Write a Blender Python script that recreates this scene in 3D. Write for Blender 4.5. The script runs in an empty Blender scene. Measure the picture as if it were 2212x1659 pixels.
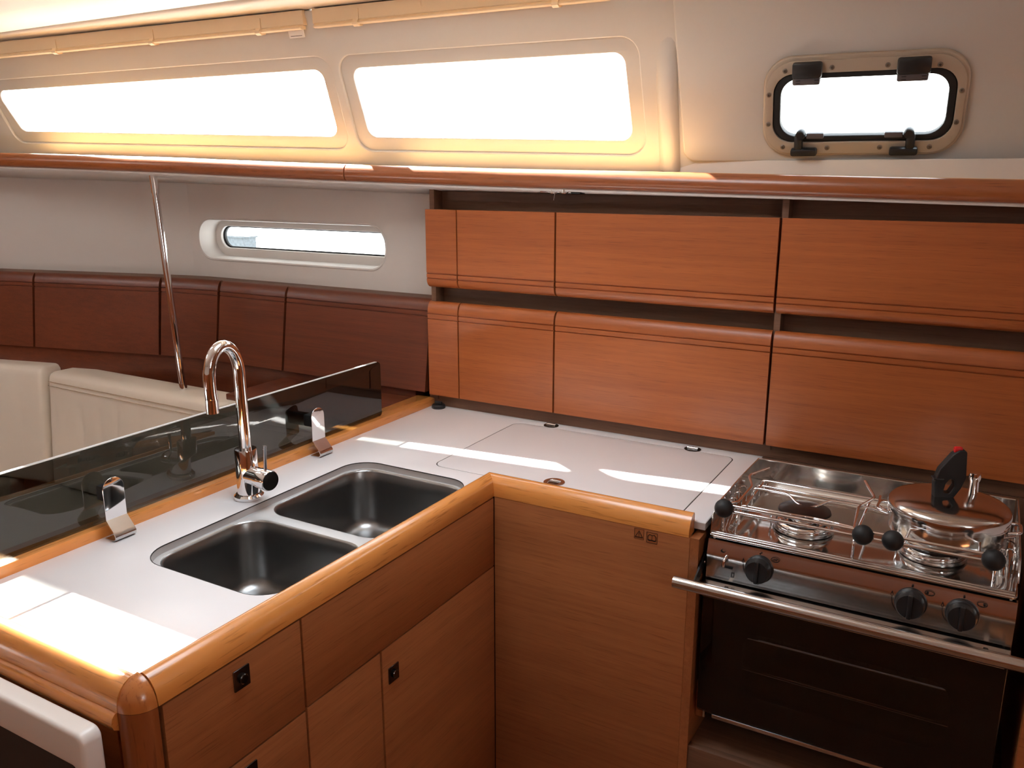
import bpy, bmesh, math, random
from mathutils import Vector, Matrix
random.seed(7)
PI = math.pi
S = bpy.context.scene
COL = S.collection

# ---------------------------------------------------------------- camera
cam_d = bpy.data.cameras.new('camera'); cam = bpy.data.objects.new('camera', cam_d); COL.objects.link(cam)
cam.location = (0, 0, 1.57)
cam.rotation_euler = (math.radians(90 - 13.95), 0, math.radians(29.66))
cam_d.sensor_width = 36; cam_d.lens = 36 * 1830 / 2212; cam_d.clip_start = 0.02
S.camera = cam

# ---------------------------------------------------------------- world (bright hazy sky)
W = bpy.data.worlds.new('sky'); S.world = W; W.use_nodes = True
nt = W.node_tree; nt.nodes.clear()
wo = nt.nodes.new('ShaderNodeOutputWorld'); wb = nt.nodes.new('ShaderNodeBackground')
wt = nt.nodes.new('ShaderNodeTexCoord'); ws = nt.nodes.new('ShaderNodeSeparateXYZ'); wr = nt.nodes.new('ShaderNodeValToRGB')
wm = nt.nodes.new('ShaderNodeMapRange')
nt.links.new(wt.outputs['Generated'], ws.inputs[0]); nt.links.new(ws.outputs['Z'], wm.inputs['Value'])
wm.inputs['From Min'].default_value = -1; wm.inputs['From Max'].default_value = 1
nt.links.new(wm.outputs[0], wr.inputs[0])
e = wr.color_ramp.elements
e[0].position = 0.0; e[0].color = (0.50, 0.55, 0.60, 1)
e[1].position = 1.0; e[1].color = (0.80, 0.90, 1.0, 1)
k = wr.color_ramp.elements.new(0.5); k.color = (1.0, 0.99, 0.96, 1)
nt.links.new(wr.outputs[0], wb.inputs['Color']); wb.inputs['Strength'].default_value = 9.6
nt.links.new(wb.outputs[0], wo.inputs['Surface'])

# ---------------------------------------------------------------- sun
SUN = Vector((0.97, -0.274, -1.0)).normalized()
sd = bpy.data.lights.new('sun', 'SUN'); sd.energy = 95; sd.angle = math.radians(0.8); sd.color = (1.0, 0.96, 0.90)
so = bpy.data.objects.new('sun', sd); COL.objects.link(so)
so.rotation_euler = SUN.to_track_quat('-Z', 'Y').to_euler(); so.location = (-6, 4, 8)

# ---------------------------------------------------------------- sky portals at the openings of the cabin
def portal(name, loc, direction, sx, sy):
    d = bpy.data.lights.new(name, 'AREA'); d.shape = 'RECTANGLE'; d.size = sx; d.size_y = sy
    d.cycles.is_portal = True
    o = bpy.data.objects.new(name, d); COL.objects.link(o); o.location = loc
    o.rotation_euler = Vector(direction).to_track_quat('-Z', 'Y').to_euler()
portal('sky_portal', (-1.19, 1.965, 1.755), (.094, -.94, -.329), 0.80, 0.24)
portal('sky_portal', (-2.31, 1.85, 1.76), (.094, -.94, -.329), 1.40, 0.24)
portal('sky_portal', (-0.285, 2.08, 1.72), (.094, -.94, -.329), 0.37, 0.16)
portal('sky_portal', (-2.29, 0.96, 2.14), (0, 0, -1), 0.56, 0.19)
portal('sky_portal', (-.84, 1.09, 2.14), (0, 0, -1), 0.58, 0.60)
portal('sky_portal', (-3.59, 0.335, 2.14), (0, 0, -1), 0.60, 0.59)
portal('sky_portal', (1.73, -0.44, 1.785), (-1, 0, 0), 0.58, 0.50)

vs = S.view_settings
vs.view_transform = 'Standard'; vs.look = 'None'; vs.gamma = 1.0; vs.use_curve_mapping = False
vs.exposure = 0.0
S.cycles.use_denoising = True
S.cycles.max_bounces = 9; S.cycles.diffuse_bounces = 6; S.cycles.glossy_bounces = 5
S.cycles.use_adaptive_sampling = True; S.cycles.adaptive_threshold = 0.04
S.cycles.transparent_max_bounces = 12; S.cycles.transmission_bounces = 4
S.cycles.sample_clamp_indirect = 12.0
S.cycles.caustics_reflective = False; S.cycles.caustics_refractive = False

# ================================================================ materials
def srgb(r, g, b):
    f = lambda c: (c / 12.92 if c <= .04045 else ((c + .055) / 1.055) ** 2.4)
    return (f(r / 255), f(g / 255), f(b / 255), 1)

def new_mat(name):
    m = bpy.data.materials.new(name); m.use_nodes = True
    return m, m.node_tree, m.node_tree.nodes['Principled BSDF']

def pbr(name, col, rough=.5, metal=0.0, coat=0.0, bump=None, spec=.5, noise=0.0, nscale=8, coat_rough=.08):
    m, t, p = new_mat(name)
    p.inputs['Base Color'].default_value = col; p.inputs['Roughness'].default_value = rough
    p.inputs['Metallic'].default_value = metal; p.inputs['Coat Weight'].default_value = coat
    p.inputs['Coat Roughness'].default_value = coat_rough; p.inputs['Specular IOR Level'].default_value = spec
    tc = t.nodes.new('ShaderNodeTexCoord')
    if noise:
        n = t.nodes.new('ShaderNodeTexNoise'); n.inputs['Scale'].default_value = nscale; n.inputs['Detail'].default_value = 5
        t.links.new(tc.outputs['Object'], n.inputs['Vector'])
        mx = t.nodes.new('ShaderNodeMixRGB'); mx.blend_type = 'MULTIPLY'; mx.inputs['Fac'].default_value = 1
        mx.inputs['Color1'].default_value = col
        rp = t.nodes.new('ShaderNodeMapRange'); rp.inputs['To Min'].default_value = 1 - noise; rp.inputs['To Max'].default_value = 1 + noise * .4
        t.links.new(n.outputs['Fac'], rp.inputs['Value']); t.links.new(rp.outputs[0], mx.inputs['Color2'])
        t.links.new(mx.outputs[0], p.inputs['Base Color'])
    if bump:
        sc, st, di = bump
        n = t.nodes.new('ShaderNodeTexNoise'); n.inputs['Scale'].default_value = sc; n.inputs['Detail'].default_value = 4
        t.links.new(tc.outputs['Object'], n.inputs['Vector'])
        b = t.nodes.new('ShaderNodeBump'); b.inputs['Strength'].default_value = st; b.inputs['Distance'].default_value = di
        t.links.new(n.outputs['Fac'], b.inputs['Height']); t.links.new(b.outputs[0], p.inputs['Normal'])
    return m

def wood(name, axis, light, dark, rough=.42, coat=.15, across=95, streak=.55, along=2.2):
    m, t, p = new_mat(name)
    tc = t.nodes.new('ShaderNodeTexCoord')
    def mapped(a, c):
        mp = t.nodes.new('ShaderNodeMapping'); s = [c, c, c]; s[axis] = a
        mp.inputs['Scale'].default_value = s; t.links.new(tc.outputs['Object'], mp.inputs['Vector']); return mp
    n1 = t.nodes.new('ShaderNodeTexNoise'); n1.inputs['Scale'].default_value = 1; n1.inputs['Detail'].default_value = 6; n1.inputs['Roughness'].default_value = .65
    t.links.new(mapped(along, across).outputs[0], n1.inputs['Vector'])
    n2 = t.nodes.new('ShaderNodeTexNoise'); n2.inputs['Scale'].default_value = 1; n2.inputs['Detail'].default_value = 3
    t.links.new(mapped(along * .5, 7).outputs[0], n2.inputs['Vector'])
    n3 = t.nodes.new('ShaderNodeTexNoise'); n3.inputs['Scale'].default_value = 1; n3.inputs['Detail'].default_value = 2
    t.links.new(mapped(along * 7, across * 6).outputs[0], n3.inputs['Vector'])
    add = t.nodes.new('ShaderNodeMath'); add.operation = 'MULTIPLY_ADD'; add.inputs[1].default_value = streak
    t.links.new(n1.outputs['Fac'], add.inputs[0])
    m2 = t.nodes.new('ShaderNodeMath'); m2.operation = 'MULTIPLY'; m2.inputs[1].default_value = 1 - streak
    t.links.new(n2.outputs['Fac'], m2.inputs[0]); t.links.new(m2.outputs[0], add.inputs[2])
    cr = t.nodes.new('ShaderNodeValToRGB'); cr.color_ramp.elements[0].position = .36; cr.color_ramp.elements[1].position = .62
    cr.color_ramp.elements[0].color = dark; cr.color_ramp.elements[1].color = light
    t.links.new(add.outputs[0], cr.inputs[0])
    pr = t.nodes.new('ShaderNodeValToRGB'); pr.color_ramp.elements[0].position = .30; pr.color_ramp.elements[1].position = .42
    pr.color_ramp.elements[0].color = (.72, .68, .66, 1); pr.color_ramp.elements[1].color = (1, 1, 1, 1)
    t.links.new(n3.outputs['Fac'], pr.inputs[0])
    mx = t.nodes.new('ShaderNodeMixRGB'); mx.blend_type = 'MULTIPLY'; mx.inputs['Fac'].default_value = 1
    t.links.new(cr.outputs[0], mx.inputs['Color1']); t.links.new(pr.outputs[0], mx.inputs['Color2'])
    t.links.new(mx.outputs[0], p.inputs['Base Color'])
    b = t.nodes.new('ShaderNodeBump'); b.inputs['Strength'].default_value = .12; b.inputs['Distance'].default_value = .0006
    t.links.new(n3.outputs['Fac'], b.inputs['Height']); t.links.new(b.outputs[0], p.inputs['Normal'])
    p.inputs['Roughness'].default_value = rough; p.inputs['Coat Weight'].default_value = coat; p.inputs['Coat Roughness'].default_value = .22
    return m

def thin_glass(name, tint, ior=1.5, rough=0.0, gloss=1.0):
    m = bpy.data.materials.new(name); m.use_nodes = True; t = m.node_tree; t.nodes.clear()
    o = t.nodes.new('ShaderNodeOutputMaterial'); mix = t.nodes.new('ShaderNodeMixShader')
    tr = t.nodes.new('ShaderNodeBsdfTransparent'); gl = t.nodes.new('ShaderNodeBsdfGlossy'); fr = t.nodes.new('ShaderNodeFresnel')
    tr.inputs[0].default_value = tint; gl.inputs['Roughness'].default_value = rough; gl.inputs[0].default_value = (gloss, gloss, gloss, 1)
    ge = t.nodes.new('ShaderNodeNewGeometry'); mr = t.nodes.new('ShaderNodeMapRange')      # same reflectance on entering and leaving the sheet
    mr.inputs['To Min'].default_value = ior; mr.inputs['To Max'].default_value = 1 / ior
    t.links.new(ge.outputs['Backfacing'], mr.inputs['Value']); t.links.new(mr.outputs[0], fr.inputs[0])
    t.links.new(fr.outputs[0], mix.inputs[0]); t.links.new(tr.outputs[0], mix.inputs[1]); t.links.new(gl.outputs[0], mix.inputs[2])
    t.links.new(mix.outputs[0], o.inputs[0]); return m

TL, TD = srgb(170, 93, 44), srgb(147, 76, 34)
TB, TC = srgb(170, 108, 64), srgb(148, 90, 52)
M = dict(
    wood_x=wood('teak_along_x', 0, TL, TD), wood_y=wood('teak_along_y', 1, TB, TC), base_x=wood('base_teak_along_x', 0, TB, TC),
    rail_x=wood('varnished_rail_x', 0, srgb(218, 146, 76), srgb(208, 134, 66), rough=.22, coat=.6, across=40, streak=.3),
    rail_y=wood('varnished_rail_y', 1, srgb(218, 146, 76), srgb(208, 134, 66), rough=.22, coat=.6, across=40, streak=.3),
    rail_z=wood('varnished_rail_z', 2, srgb(196, 122, 62), srgb(182, 108, 52), rough=.22, coat=.5, across=40, streak=.35),
    shelfwood=wood('shelf_rail_wood', 0, srgb(152, 88, 48), srgb(134, 72, 38), rough=.3, coat=.35, across=40, streak=.35),
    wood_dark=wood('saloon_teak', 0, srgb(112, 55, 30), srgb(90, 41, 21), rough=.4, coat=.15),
    shelftop=wood('pale_shelf_top', 0, srgb(226, 180, 116), srgb(212, 160, 96), rough=.3, coat=.3, across=40),
    darkwood=wood('dark_carcass_wood', 0, srgb(116, 82, 60), srgb(92, 62, 44), rough=.55, coat=0),
    darkwood_y=wood('dark_carcass_wood_y', 1, srgb(116, 82, 60), srgb(92, 62, 44), rough=.55, coat=0),
    floor=wood('floor_teak', 0, srgb(140, 92, 58), srgb(110, 68, 40), rough=.4, coat=.1),
    laminate=pbr('white_laminate', srgb(229, 226, 227), rough=.34, noise=.02, nscale=3),
    gel=pbr('warm_white_gelcoat', srgb(200, 197, 192), rough=.42, noise=.03, nscale=2),
    hull=pbr('white_hull_liner', srgb(216, 210, 205), rough=.55, noise=.03, nscale=2),
    vinyl=pbr('ceiling_vinyl', srgb(244, 238, 228), rough=.6, bump=(260, .12, .0006)),
    track=pbr('cream_track', srgb(226, 204, 172), rough=.4),
    chrome=pbr('polished_chrome', (.86, .86, .87, 1), rough=.05, metal=1),
    steel=pbr('brushed_steel', (.62, .605, .59, 1), rough=.19, metal=1, noise=.06, nscale=30),
    mirror=pbr('hob_steel', (.66, .64, .62, 1), rough=.10, metal=1, noise=.08, nscale=14, bump=(9, .08, .002)),
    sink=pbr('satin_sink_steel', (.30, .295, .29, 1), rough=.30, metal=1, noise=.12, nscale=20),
    rim=pbr('sink_rim_steel', (.60, .60, .60, 1), rough=.42, metal=.25, noise=.03),
    potsteel=pbr('satin_pot_steel', (.66, .64, .62, 1), rough=.15, metal=1, noise=.05, nscale=25),
    black=pbr('black_plastic', srgb(28, 28, 29), rough=.42),
    rubber=pbr('black_rubber', srgb(19, 19, 20), rough=.6),
    enamel=pbr('black_enamel', srgb(12, 12, 13), rough=.22),
    cap=pbr('dark_burner_cap', srgb(52, 46, 44), rough=.3, metal=.7),
    alu=pbr('grey_hatch_frame', srgb(176, 163, 146), rough=.45, metal=.15),
    screw=pbr('screw_steel', (.20, .17, .14, 1), rough=.35, metal=.7),
    gun=pbr('gunmetal', (.13, .12, .115, 1), rough=.22, metal=1), greyplastic=pbr('dark_grey_plastic', srgb(84, 79, 82), rough=.45), post=wood('post_wood', 2, srgb(150, 84, 42), srgb(132, 70, 34), rough=.25, coat=.4, across=40, streak=.3),
    red=pbr('red_plastic', srgb(200, 16, 22), rough=.4),
    cream=pbr('cream_vinyl', srgb(226, 216, 202), rough=.5, bump=(160, .15, .0008), noise=.05, nscale=5),
    seamcream=pbr('cream_thread', srgb(176, 156, 132), rough=.7),
    edge=pbr('grey_edge_band', srgb(186, 182, 180), rough=.4),
    print=pbr('black_print', srgb(26, 12, 8), rough=.6),
    decal=pbr('sticker_film', srgb(160, 98, 56), rough=.35),
    white=pbr('white_board', srgb(232, 226, 220), rough=.28),
    dark=pbr('dark_void', srgb(46, 34, 28), rough=.7),
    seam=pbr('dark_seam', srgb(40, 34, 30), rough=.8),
    pane=thin_glass('clear_pane', (.93, .95, .95, 1)),
    smoke=thin_glass('smoked_glass', (.30, .315, .305, 1), ior=1.6),
    ovenglass=thin_glass('oven_glass', (.62, .62, .63, 1), ior=1.5, rough=.01),
    shed=pbr('weathered_grey', srgb(84, 90, 94), rough=.9, noise=.7, nscale=14),
    canvas=pbr('navy_canvas', srgb(30, 38, 66), rough=.8),
    wpat=pbr('white_paint', srgb(238, 236, 232), rough=.5),
)

# ================================================================ geometry helpers
def set_parent(o, p):
    o.parent = p
    o.matrix_parent_inverse = Matrix.Translation(p.location).inverted() if p.type == 'EMPTY' else Matrix.Identity(4)

def mesh_obj(name, me, mat, parent=None, smooth=None):
    me.name = name
    o = bpy.data.objects.new(name, me); COL.objects.link(o)
    if mat is not None:
        me.materials.clear(); me.materials.append(M[mat])
    if smooth is not None:
        me.shade_smooth(); me.set_sharp_from_angle(angle=math.radians(smooth))
    if parent is not None: set_parent(o, parent)
    return o

def obj(name, bm, mat, parent=None, smooth=40):
    bmesh.ops.recalc_face_normals(bm, faces=bm.faces)
    me = bpy.data.meshes.new(name); bm.to_mesh(me); bm.free()
    return mesh_obj(name, me, mat, parent, smooth)

def tag(o, label=None, cat=None, group=None, kind=None):
    if label: o['label'] = label
    if cat: o['category'] = cat
    if group: o['group'] = group
    if kind: o['kind'] = kind
    return o

def thing(name, label, cat, loc, group=None):
    o = bpy.data.objects.new(name, None); COL.objects.link(o); o.location = loc; o.empty_display_size = .05
    return tag(o, label, cat, group)

def struct(name, loc, label=None, cat=None):
    o = bpy.data.objects.new(name, None); COL.objects.link(o); o.location = loc; o.empty_display_size = .05
    return tag(o, label, cat, kind='structure')

def bx(x0, x1, y0, y1, z0, z1, bevel=0, seg=2, bm=None):
    b = bm or bmesh.new()
    r = bmesh.ops.create_cube(b, size=1)
    vs_ = r['verts']
    for v in vs_:
        v.co = Vector((x0 + (x1 - x0) * (v.co.x + .5), y0 + (y1 - y0) * (v.co.y + .5), z0 + (z1 - z0) * (v.co.z + .5)))
    if bevel:
        es = list({e for v in vs_ for e in v.link_edges})
        bmesh.ops.bevel(b, geom=es, offset=bevel, segments=seg, affect='EDGES', profile=.5)
    return b

def join(*bms):
    out = bms[0]
    for b in bms[1:]:
        me = bpy.data.meshes.new('tmp'); b.to_mesh(me); out.from_mesh(me); bpy.data.meshes.remove(me); b.free()
    return out

def smooth_path(pts, n=6, closed=False):
    """Catmull-Rom through pts"""
    P = [Vector(p) for p in pts]; out = []
    for i in range(len(P) - 1):
        p0 = P[max(i - 1, 0)]; p1 = P[i]; p2 = P[i + 1]; p3 = P[min(i + 2, len(P) - 1)]
        for k in range(n):
            t = k / n
            out.append(.5 * ((2 * p1) + (-p0 + p2) * t + (2 * p0 - 5 * p1 + 4 * p2 - p3) * t * t + (-p0 + 3 * p1 - 3 * p2 + p3) * t ** 3))
    out.append(P[-1]); return out

def tube(pts, r, n=10, bm=None, caps=True, closed=False):
    b = bm or bmesh.new(); P = [Vector(p) for p in pts]; rings = []
    up = None
    for i, p in enumerate(P):
        if closed: t = (P[(i + 1) % len(P)] - P[i - 1]).normalized()
        else: t = (P[min(i + 1, len(P) - 1)] - P[max(i - 1, 0)]).normalized()
        if up is None:
            up = Vector((0, 0, 1)) if abs(t.z) < .9 else Vector((1, 0, 0))
        s = t.cross(up).normalized(); up = s.cross(t).normalized()
        rr = r[i] if isinstance(r, (list, tuple)) else r
        rings.append([b.verts.new(p + (s * math.cos(2 * PI * k / n) + up * math.sin(2 * PI * k / n)) * rr) for k in range(n)])
    m = len(rings)
    for i in range(m if closed else m - 1):
        A, B = rings[i], rings[(i + 1) % m]
        for k in range(n): b.faces.new((A[k], A[(k + 1) % n], B[(k + 1) % n], B[k]))
    if caps and not closed: b.faces.new(rings[0][::-1]); b.faces.new(rings[-1])
    return b

def corner_path(pts, rad, n=5):
    """polyline with rounded corners (3D)"""
    P = [Vector(p) for p in pts]; out = [P[0]]
    for i in range(1, len(P) - 1):
        a = (P[i - 1] - P[i]); c = (P[i + 1] - P[i]); r = min(rad, a.length * .45, c.length * .45)
        A = P[i] + a.normalized() * r; B = P[i] + c.normalized() * r
        for k in range(n + 1):
            t = k / n; out.append((1 - t) ** 2 * A + 2 * t * (1 - t) * P[i] + t * t * B)
    out.append(P[-1]); return out

def lathe(prof, n=32, mat=None, bm=None, caps=True):
    """profile [(r,z)] around local Z"""
    b = bm or bmesh.new(); mt = mat or Matrix.Identity(4); rings = []
    for r, z in prof:
        if r < 1e-6: rings.append([b.verts.new(mt @ Vector((0, 0, z)))])
        else: rings.append([b.verts.new(mt @ Vector((r * math.cos(2 * PI * k / n), r * math.sin(2 * PI * k / n), z))) for k in range(n)])
    for A, B in zip(rings, rings[1:]):
        if len(A) == 1 and len(B) == 1: continue
        for k in range(n):
            j = (k + 1) % n
            if len(A) == 1: b.faces.new((A[0], B[j], B[k]))
            elif len(B) == 1: b.faces.new((A[k], A[j], B[0]))
            else: b.faces.new((A[k], A[j], B[j], B[k]))
    if caps:
        if len(rings[0]) > 1: b.faces.new(rings[0][::-1])
        if len(rings[-1]) > 1: b.faces.new(rings[-1])
    return b

def axis_m(loc, direction):
    return Matrix.Translation(loc) @ Vector(direction).to_track_quat('Z', 'Y').to_matrix().to_4x4()

def sweep(prof, path, caps=True, closed_prof=True, bm=None):
    """prof [(a,b)]: a outward along the right-hand horizontal normal of the path, b up; path [(x,y,z)] mitred"""
    b = bm or bmesh.new(); P = [Vector(p) for p in path]; rings = []
    for i, p in enumerate(P):
        t0 = (P[i] - P[i - 1]) if i else (P[1] - P[0]); t1 = (P[i + 1] - P[i]) if i < len(P) - 1 else t0
        if not i: t0 = t1
        n0 = Vector((t0.y, -t0.x, 0)).normalized(); n1 = Vector((t1.y, -t1.x, 0)).normalized()
        n = (n0 + n1).normalized(); sc = 1 / max(n.dot(n0), .3)
        rings.append([b.verts.new(p + n * a * sc + Vector((0, 0, c))) for a, c in prof])
    m = len(prof)
    for A, B in zip(rings, rings[1:]):
        for k in range(m if closed_prof else m - 1):
            j = (k + 1) % m
            b.faces.new((A[k], A[j], B[j], B[k]))
    if caps and closed_prof: b.faces.new(rings[0][::-1]); b.faces.new(rings[-1])
    return b

def rpoly(pts, rad, n=6):
    out = []; N = len(pts)
    for i, p in enumerate(pts):
        r = rad[i] if isinstance(rad, (list, tuple)) else rad
        p = Vector(p); a = Vector(pts[i - 1]) - p; c = Vector(pts[(i + 1) % N]) - p
        if r <= 0: out.append(tuple(p)); continue
        an, cn = a.normalized(), c.normalized(); ang = an.angle(cn); d = min(r / math.tan(ang / 2), a.length * .49, c.length * .49); rr = d * math.tan(ang / 2)
        cen = p + (an + cn).normalized() * (rr / math.sin(ang / 2)); A = p + an * d - cen; B = p + cn * d - cen
        a0 = math.atan2(A.y, A.x); a1 = math.atan2(B.y, B.x); da = (a1 - a0 + PI) % (2 * PI) - PI
        for k in range(n + 1): out.append((cen.x + rr * math.cos(a0 + da * k / n), cen.y + rr * math.sin(a0 + da * k / n)))
    return out

def rrect(x0, x1, y0, y1, r, n=6): return rpoly([(x0, y0), (x1, y0), (x1, y1), (x0, y1)], r, n)
def circ(cx, cy, rx, ry=None, n=28): return [(cx + rx * math.cos(2 * PI * k / n), cy + (ry or rx) * math.sin(2 * PI * k / n)) for k in range(n)]

def plate(name, outer, holes, th, mat, parent=None, mtx=None, bevel=0, smooth=35, seg=2):
    """flat plate with holes; local XY, from z=-th to z=0 (front face at z=0)"""
    cu = bpy.data.curves.new('plate', 'CURVE'); cu.dimensions = '2D'; cu.fill_mode = 'BOTH'
    cu.extrude = max(th / 2 - bevel, 0); cu.bevel_depth = bevel; cu.bevel_resolution = seg
    if bevel: cu.offset = -bevel
    for loop in [outer] + list(holes):
        s = cu.splines.new('POLY'); s.points.add(len(loop) - 1); s.use_cyclic_u = True
        for p, q in zip(s.points, loop): p.co = (q[0], q[1], 0, 1)
    o = bpy.data.objects.new('plate', cu)
    me = bpy.data.meshes.new_from_object(o)
    bpy.data.objects.remove(o); bpy.data.curves.remove(cu)
    T = (mtx or Matrix.Identity(4)) @ Matrix.Translation((0, 0, -th / 2))
    me.transform(T)
    b = bmesh.new(); b.from_mesh(me); bmesh.ops.remove_doubles(b, verts=b.verts, dist=1e-6); bmesh.ops.recalc_face_normals(b, faces=b.faces); b.to_mesh(me); b.free()
    return mesh_obj(name, me, mat, parent, smooth)

def frame_m(origin, u, v):
    u = Vector(u).normalized(); v = Vector(v).normalized(); n = u.cross(v)
    return Matrix(((u.x, v.x, n.x, origin[0]), (u.y, v.y, n.y, origin[1]), (u.z, v.z, n.z, origin[2]), (0, 0, 0, 1)))

def loft(rings, bm=None, cap0=False, cap1=False):
    b = bm or bmesh.new(); R = [[b.verts.new(p) for p in r] for r in rings]; n = len(R[0])
    for A, B in zip(R, R[1:]):
        for k in range(n): b.faces.new((A[k], A[(k + 1) % n], B[(k + 1) % n], B[k]))
    if cap0: b.faces.new(R[0][::-1])
    if cap1: b.faces.new(R[-1])
    return b

# local frames
MXZ = lambda y: frame_m((0, y, 0), (1, 0, 0), (0, 0, 1))             # plate in x,z facing -y (front face towards the room)
MYZ = lambda x: frame_m((x, 0, 0), (0, 1, 0), (0, 0, 1))             # plate in y,z facing +x
MXY = lambda z: frame_m((0, 0, z), (1, 0, 0), (0, 1, 0))             # plate in x,y facing +z
K = .35                                                              # lean of the cabin side
SK = .10                                                             # the side also closes in towards the bow
wall_y = lambda x, z: 2.02 + SK * (x + 1.1) - K * (z - 1.56)
MW = frame_m((0, wall_y(0, 1.56), 1.56), (1, SK, 0), (.0327, -.3273, .9444))
v_of = lambda z: (z - 1.56) / .9444

# ================================================================ the setting
def ceil_z(y):
    return 2.085 - .040 * (y / 1.0) ** 2 if abs(y) < 1.2 else 2.0274 - .096 * (abs(y) - 1.2)
xs = [-4.3, -3.88, -3.30, -2.98, -2.56, -2.02, -1.12, -.56, 1.7]
ys = [-1.75, -1.5, -1.2, -.8, -.4, .0, .05, .62, .80, .908, 1.03, 1.38, 1.48, 1.626, 1.634, 1.69, None]
holes = [(-3.88, -3.30, .05, .62), (-2.56, -2.02, .908, 1.03), (-1.12, -.56, .80, 1.38)]  # first opening is unseen, added to brighten the saloon and its ceiling
def edge(x): xx = max(x, -2.98); return (x, 1.8835 + .1 * (xx + 1.1) - .002, 1.9885 + .0097 * (xx + 1.66))
b = bmesh.new(); vg = {}
for i, x in enumerate(xs):
    for j, y in enumerate(ys): vg[i, j] = b.verts.new(edge(x) if y is None else ((x, y, ceil_z(y)) if y < 1.65 else (x, 1.634 + .55 * (edge(x)[1] - 1.634), .40 * ceil_z(1.634) + .60 * edge(x)[2] + .004)))
for i in range(len(xs) - 1):
    for j in range(len(ys) - 1):
        mx_ = (xs[i] + xs[i + 1]) / 2; my_ = (ys[j] + (ys[j + 1] if ys[j + 1] is not None else 1.85)) / 2
        if any(h[0] < mx_ < h[1] and h[2] < my_ < h[3] for h in holes): continue
        if 1.626 < my_ < 1.634: continue
        b.faces.new((vg[i, j], vg[i + 1, j], vg[i + 1, j + 1], vg[i, j + 1]))
ce = obj('ceiling', b, 'vinyl', None, 40); tag(ce, kind='structure', label='cream vinyl headliner panels curving down to the cabin side')
md = ce.modifiers.new('thickness', 'SOLIDIFY'); md.thickness = .04; md.offset = 1.0
b = bx(-4.3, 1.7, 1.62, 1.64, ceil_z(1.63) + .008, ceil_z(1.63) + .03)
sm = obj('ceiling_joint', b, 'seam', ce, None)

fl = obj('floor', bx(-4.3, 1.7, -1.75, 2.1, -.05, 0), 'floor', None, None); tag(fl, kind='structure', label='dark teak cabin sole')
def wallbox(name, *a, mat='hull', label=''):
    return tag(obj(name, bx(*a), mat, None, None), label, kind='structure')
wallbox('wall_starboard', -4.3, 1.7, -1.80, -1.75, 1.15, 2.15, mat='hull', label='pale hull lining on the far side of the cabin')
wallbox('wall_starboard_lower', -4.3, 1.7, -1.80, -1.70, 0, 1.15, mat='wood_x', label='teak locker fronts on the far side of the cabin')
wallbox('wall_forward', -4.35, -4.3, -1.8, 2.15, 0, 2.15, mat='wood_y', label='teak bulkhead at the forward end')
plate('wall_aft', [(-1.8, 0), (2.15, 0), (2.15, 2.2), (-1.8, 2.2)], [[(-.72, 1.55), (-.16, 1.55), (-.16, 2.02), (-.72, 2.02)]], .04, 'wood_y', None,
      frame_m((1.74, 0, 0), (0, 1, 0), (0, 0, 1)))
tag(bpy.data.objects['wall_aft'], 'teak bulkhead with the companionway opening', kind='structure')

# lower hull lining with the oblong port
PX0, PX1, PZ0, PZ1 = -2.42, -1.605, 1.283, 1.420
port_o = rrect(PX0, PX1, PZ0, PZ1, .062, 10)
wh = plate('wall_hull', [(-2.50, .0), (1.7, .0), (1.7, 1.60), (-2.50, 1.60)], [port_o], .02, 'hull', None, MXZ(2.052), bevel=.003)
tag(wh, 'white hull lining behind the lockers with an oblong port', kind='structure')
ang = Vector((1, .25, 0)).normalized()
wf = plate('wall_hull_forward', [(-2.2, 0), (0, 0), (0, 1.60), (-2.2, 1.60)], [], .02, 'hull', None, frame_m((-2.46, 2.052, 0), ang, (0, 0, 1)))
tag(wf, 'white hull lining curving inwards towards the bow', kind='structure')

# oblong port window
w4 = struct('window_4', ((PX0 + PX1) / 2, 2.1, PZ0), 'slim oblong port in the white hull lining above the locker')
rp = lambda x0, x1, z0, z1, r, y: [Vector((p[0], y, p[1])) for p in rrect(x0, x1, z0, z1, r, 10)]
b = loft([rp(PX0 - .004, PX1 + .004, PZ0 - .004, PZ1 + .004, .066, 2.0505), rp(PX0 - .001, PX1 + .001, PZ0 - .001, PZ1 + .001, .063, 2.0485), rp(PX0 + .003, PX1 - .003, PZ0 + .003, PZ1 - .003, .06, 2.0505), rp(PX0 + .006, PX1 - .006, PZ0 + .006, PZ1 - .006, .058, 2.075), rp(PX0 + .006, PX1 - .006, PZ0 + .006, PZ1 - .006, .058, 2.125)])
obj('reveal', b, 'hull', w4, 50)
plate('frame', rrect(PX0 - .02, PX1 + .02, PZ0 - .02, PZ1 + .02, .07, 10), [rrect(PX0 + .03, PX1 - .03, PZ0 + .034, PZ1 - .028, .045, 10)], .012, 'hull', w4, MXZ(2.122), bevel=.003)
plate('gasket', rrect(PX0 + .02, PX1 - .02, PZ0 + .02, PZ1 - .02, .055, 10), [rrect(PX0 + .036, PX1 - .036, PZ0 + .038, PZ1 - .032, .042, 10)], .008, 'rubber', w4, MXZ(2.136))
plate('pane', rrect(PX0 + .02, PX1 - .02, PZ0 + .02, PZ1 - .02, .05, 10), [], .006, 'pane', w4, MXZ(2.146))

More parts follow.
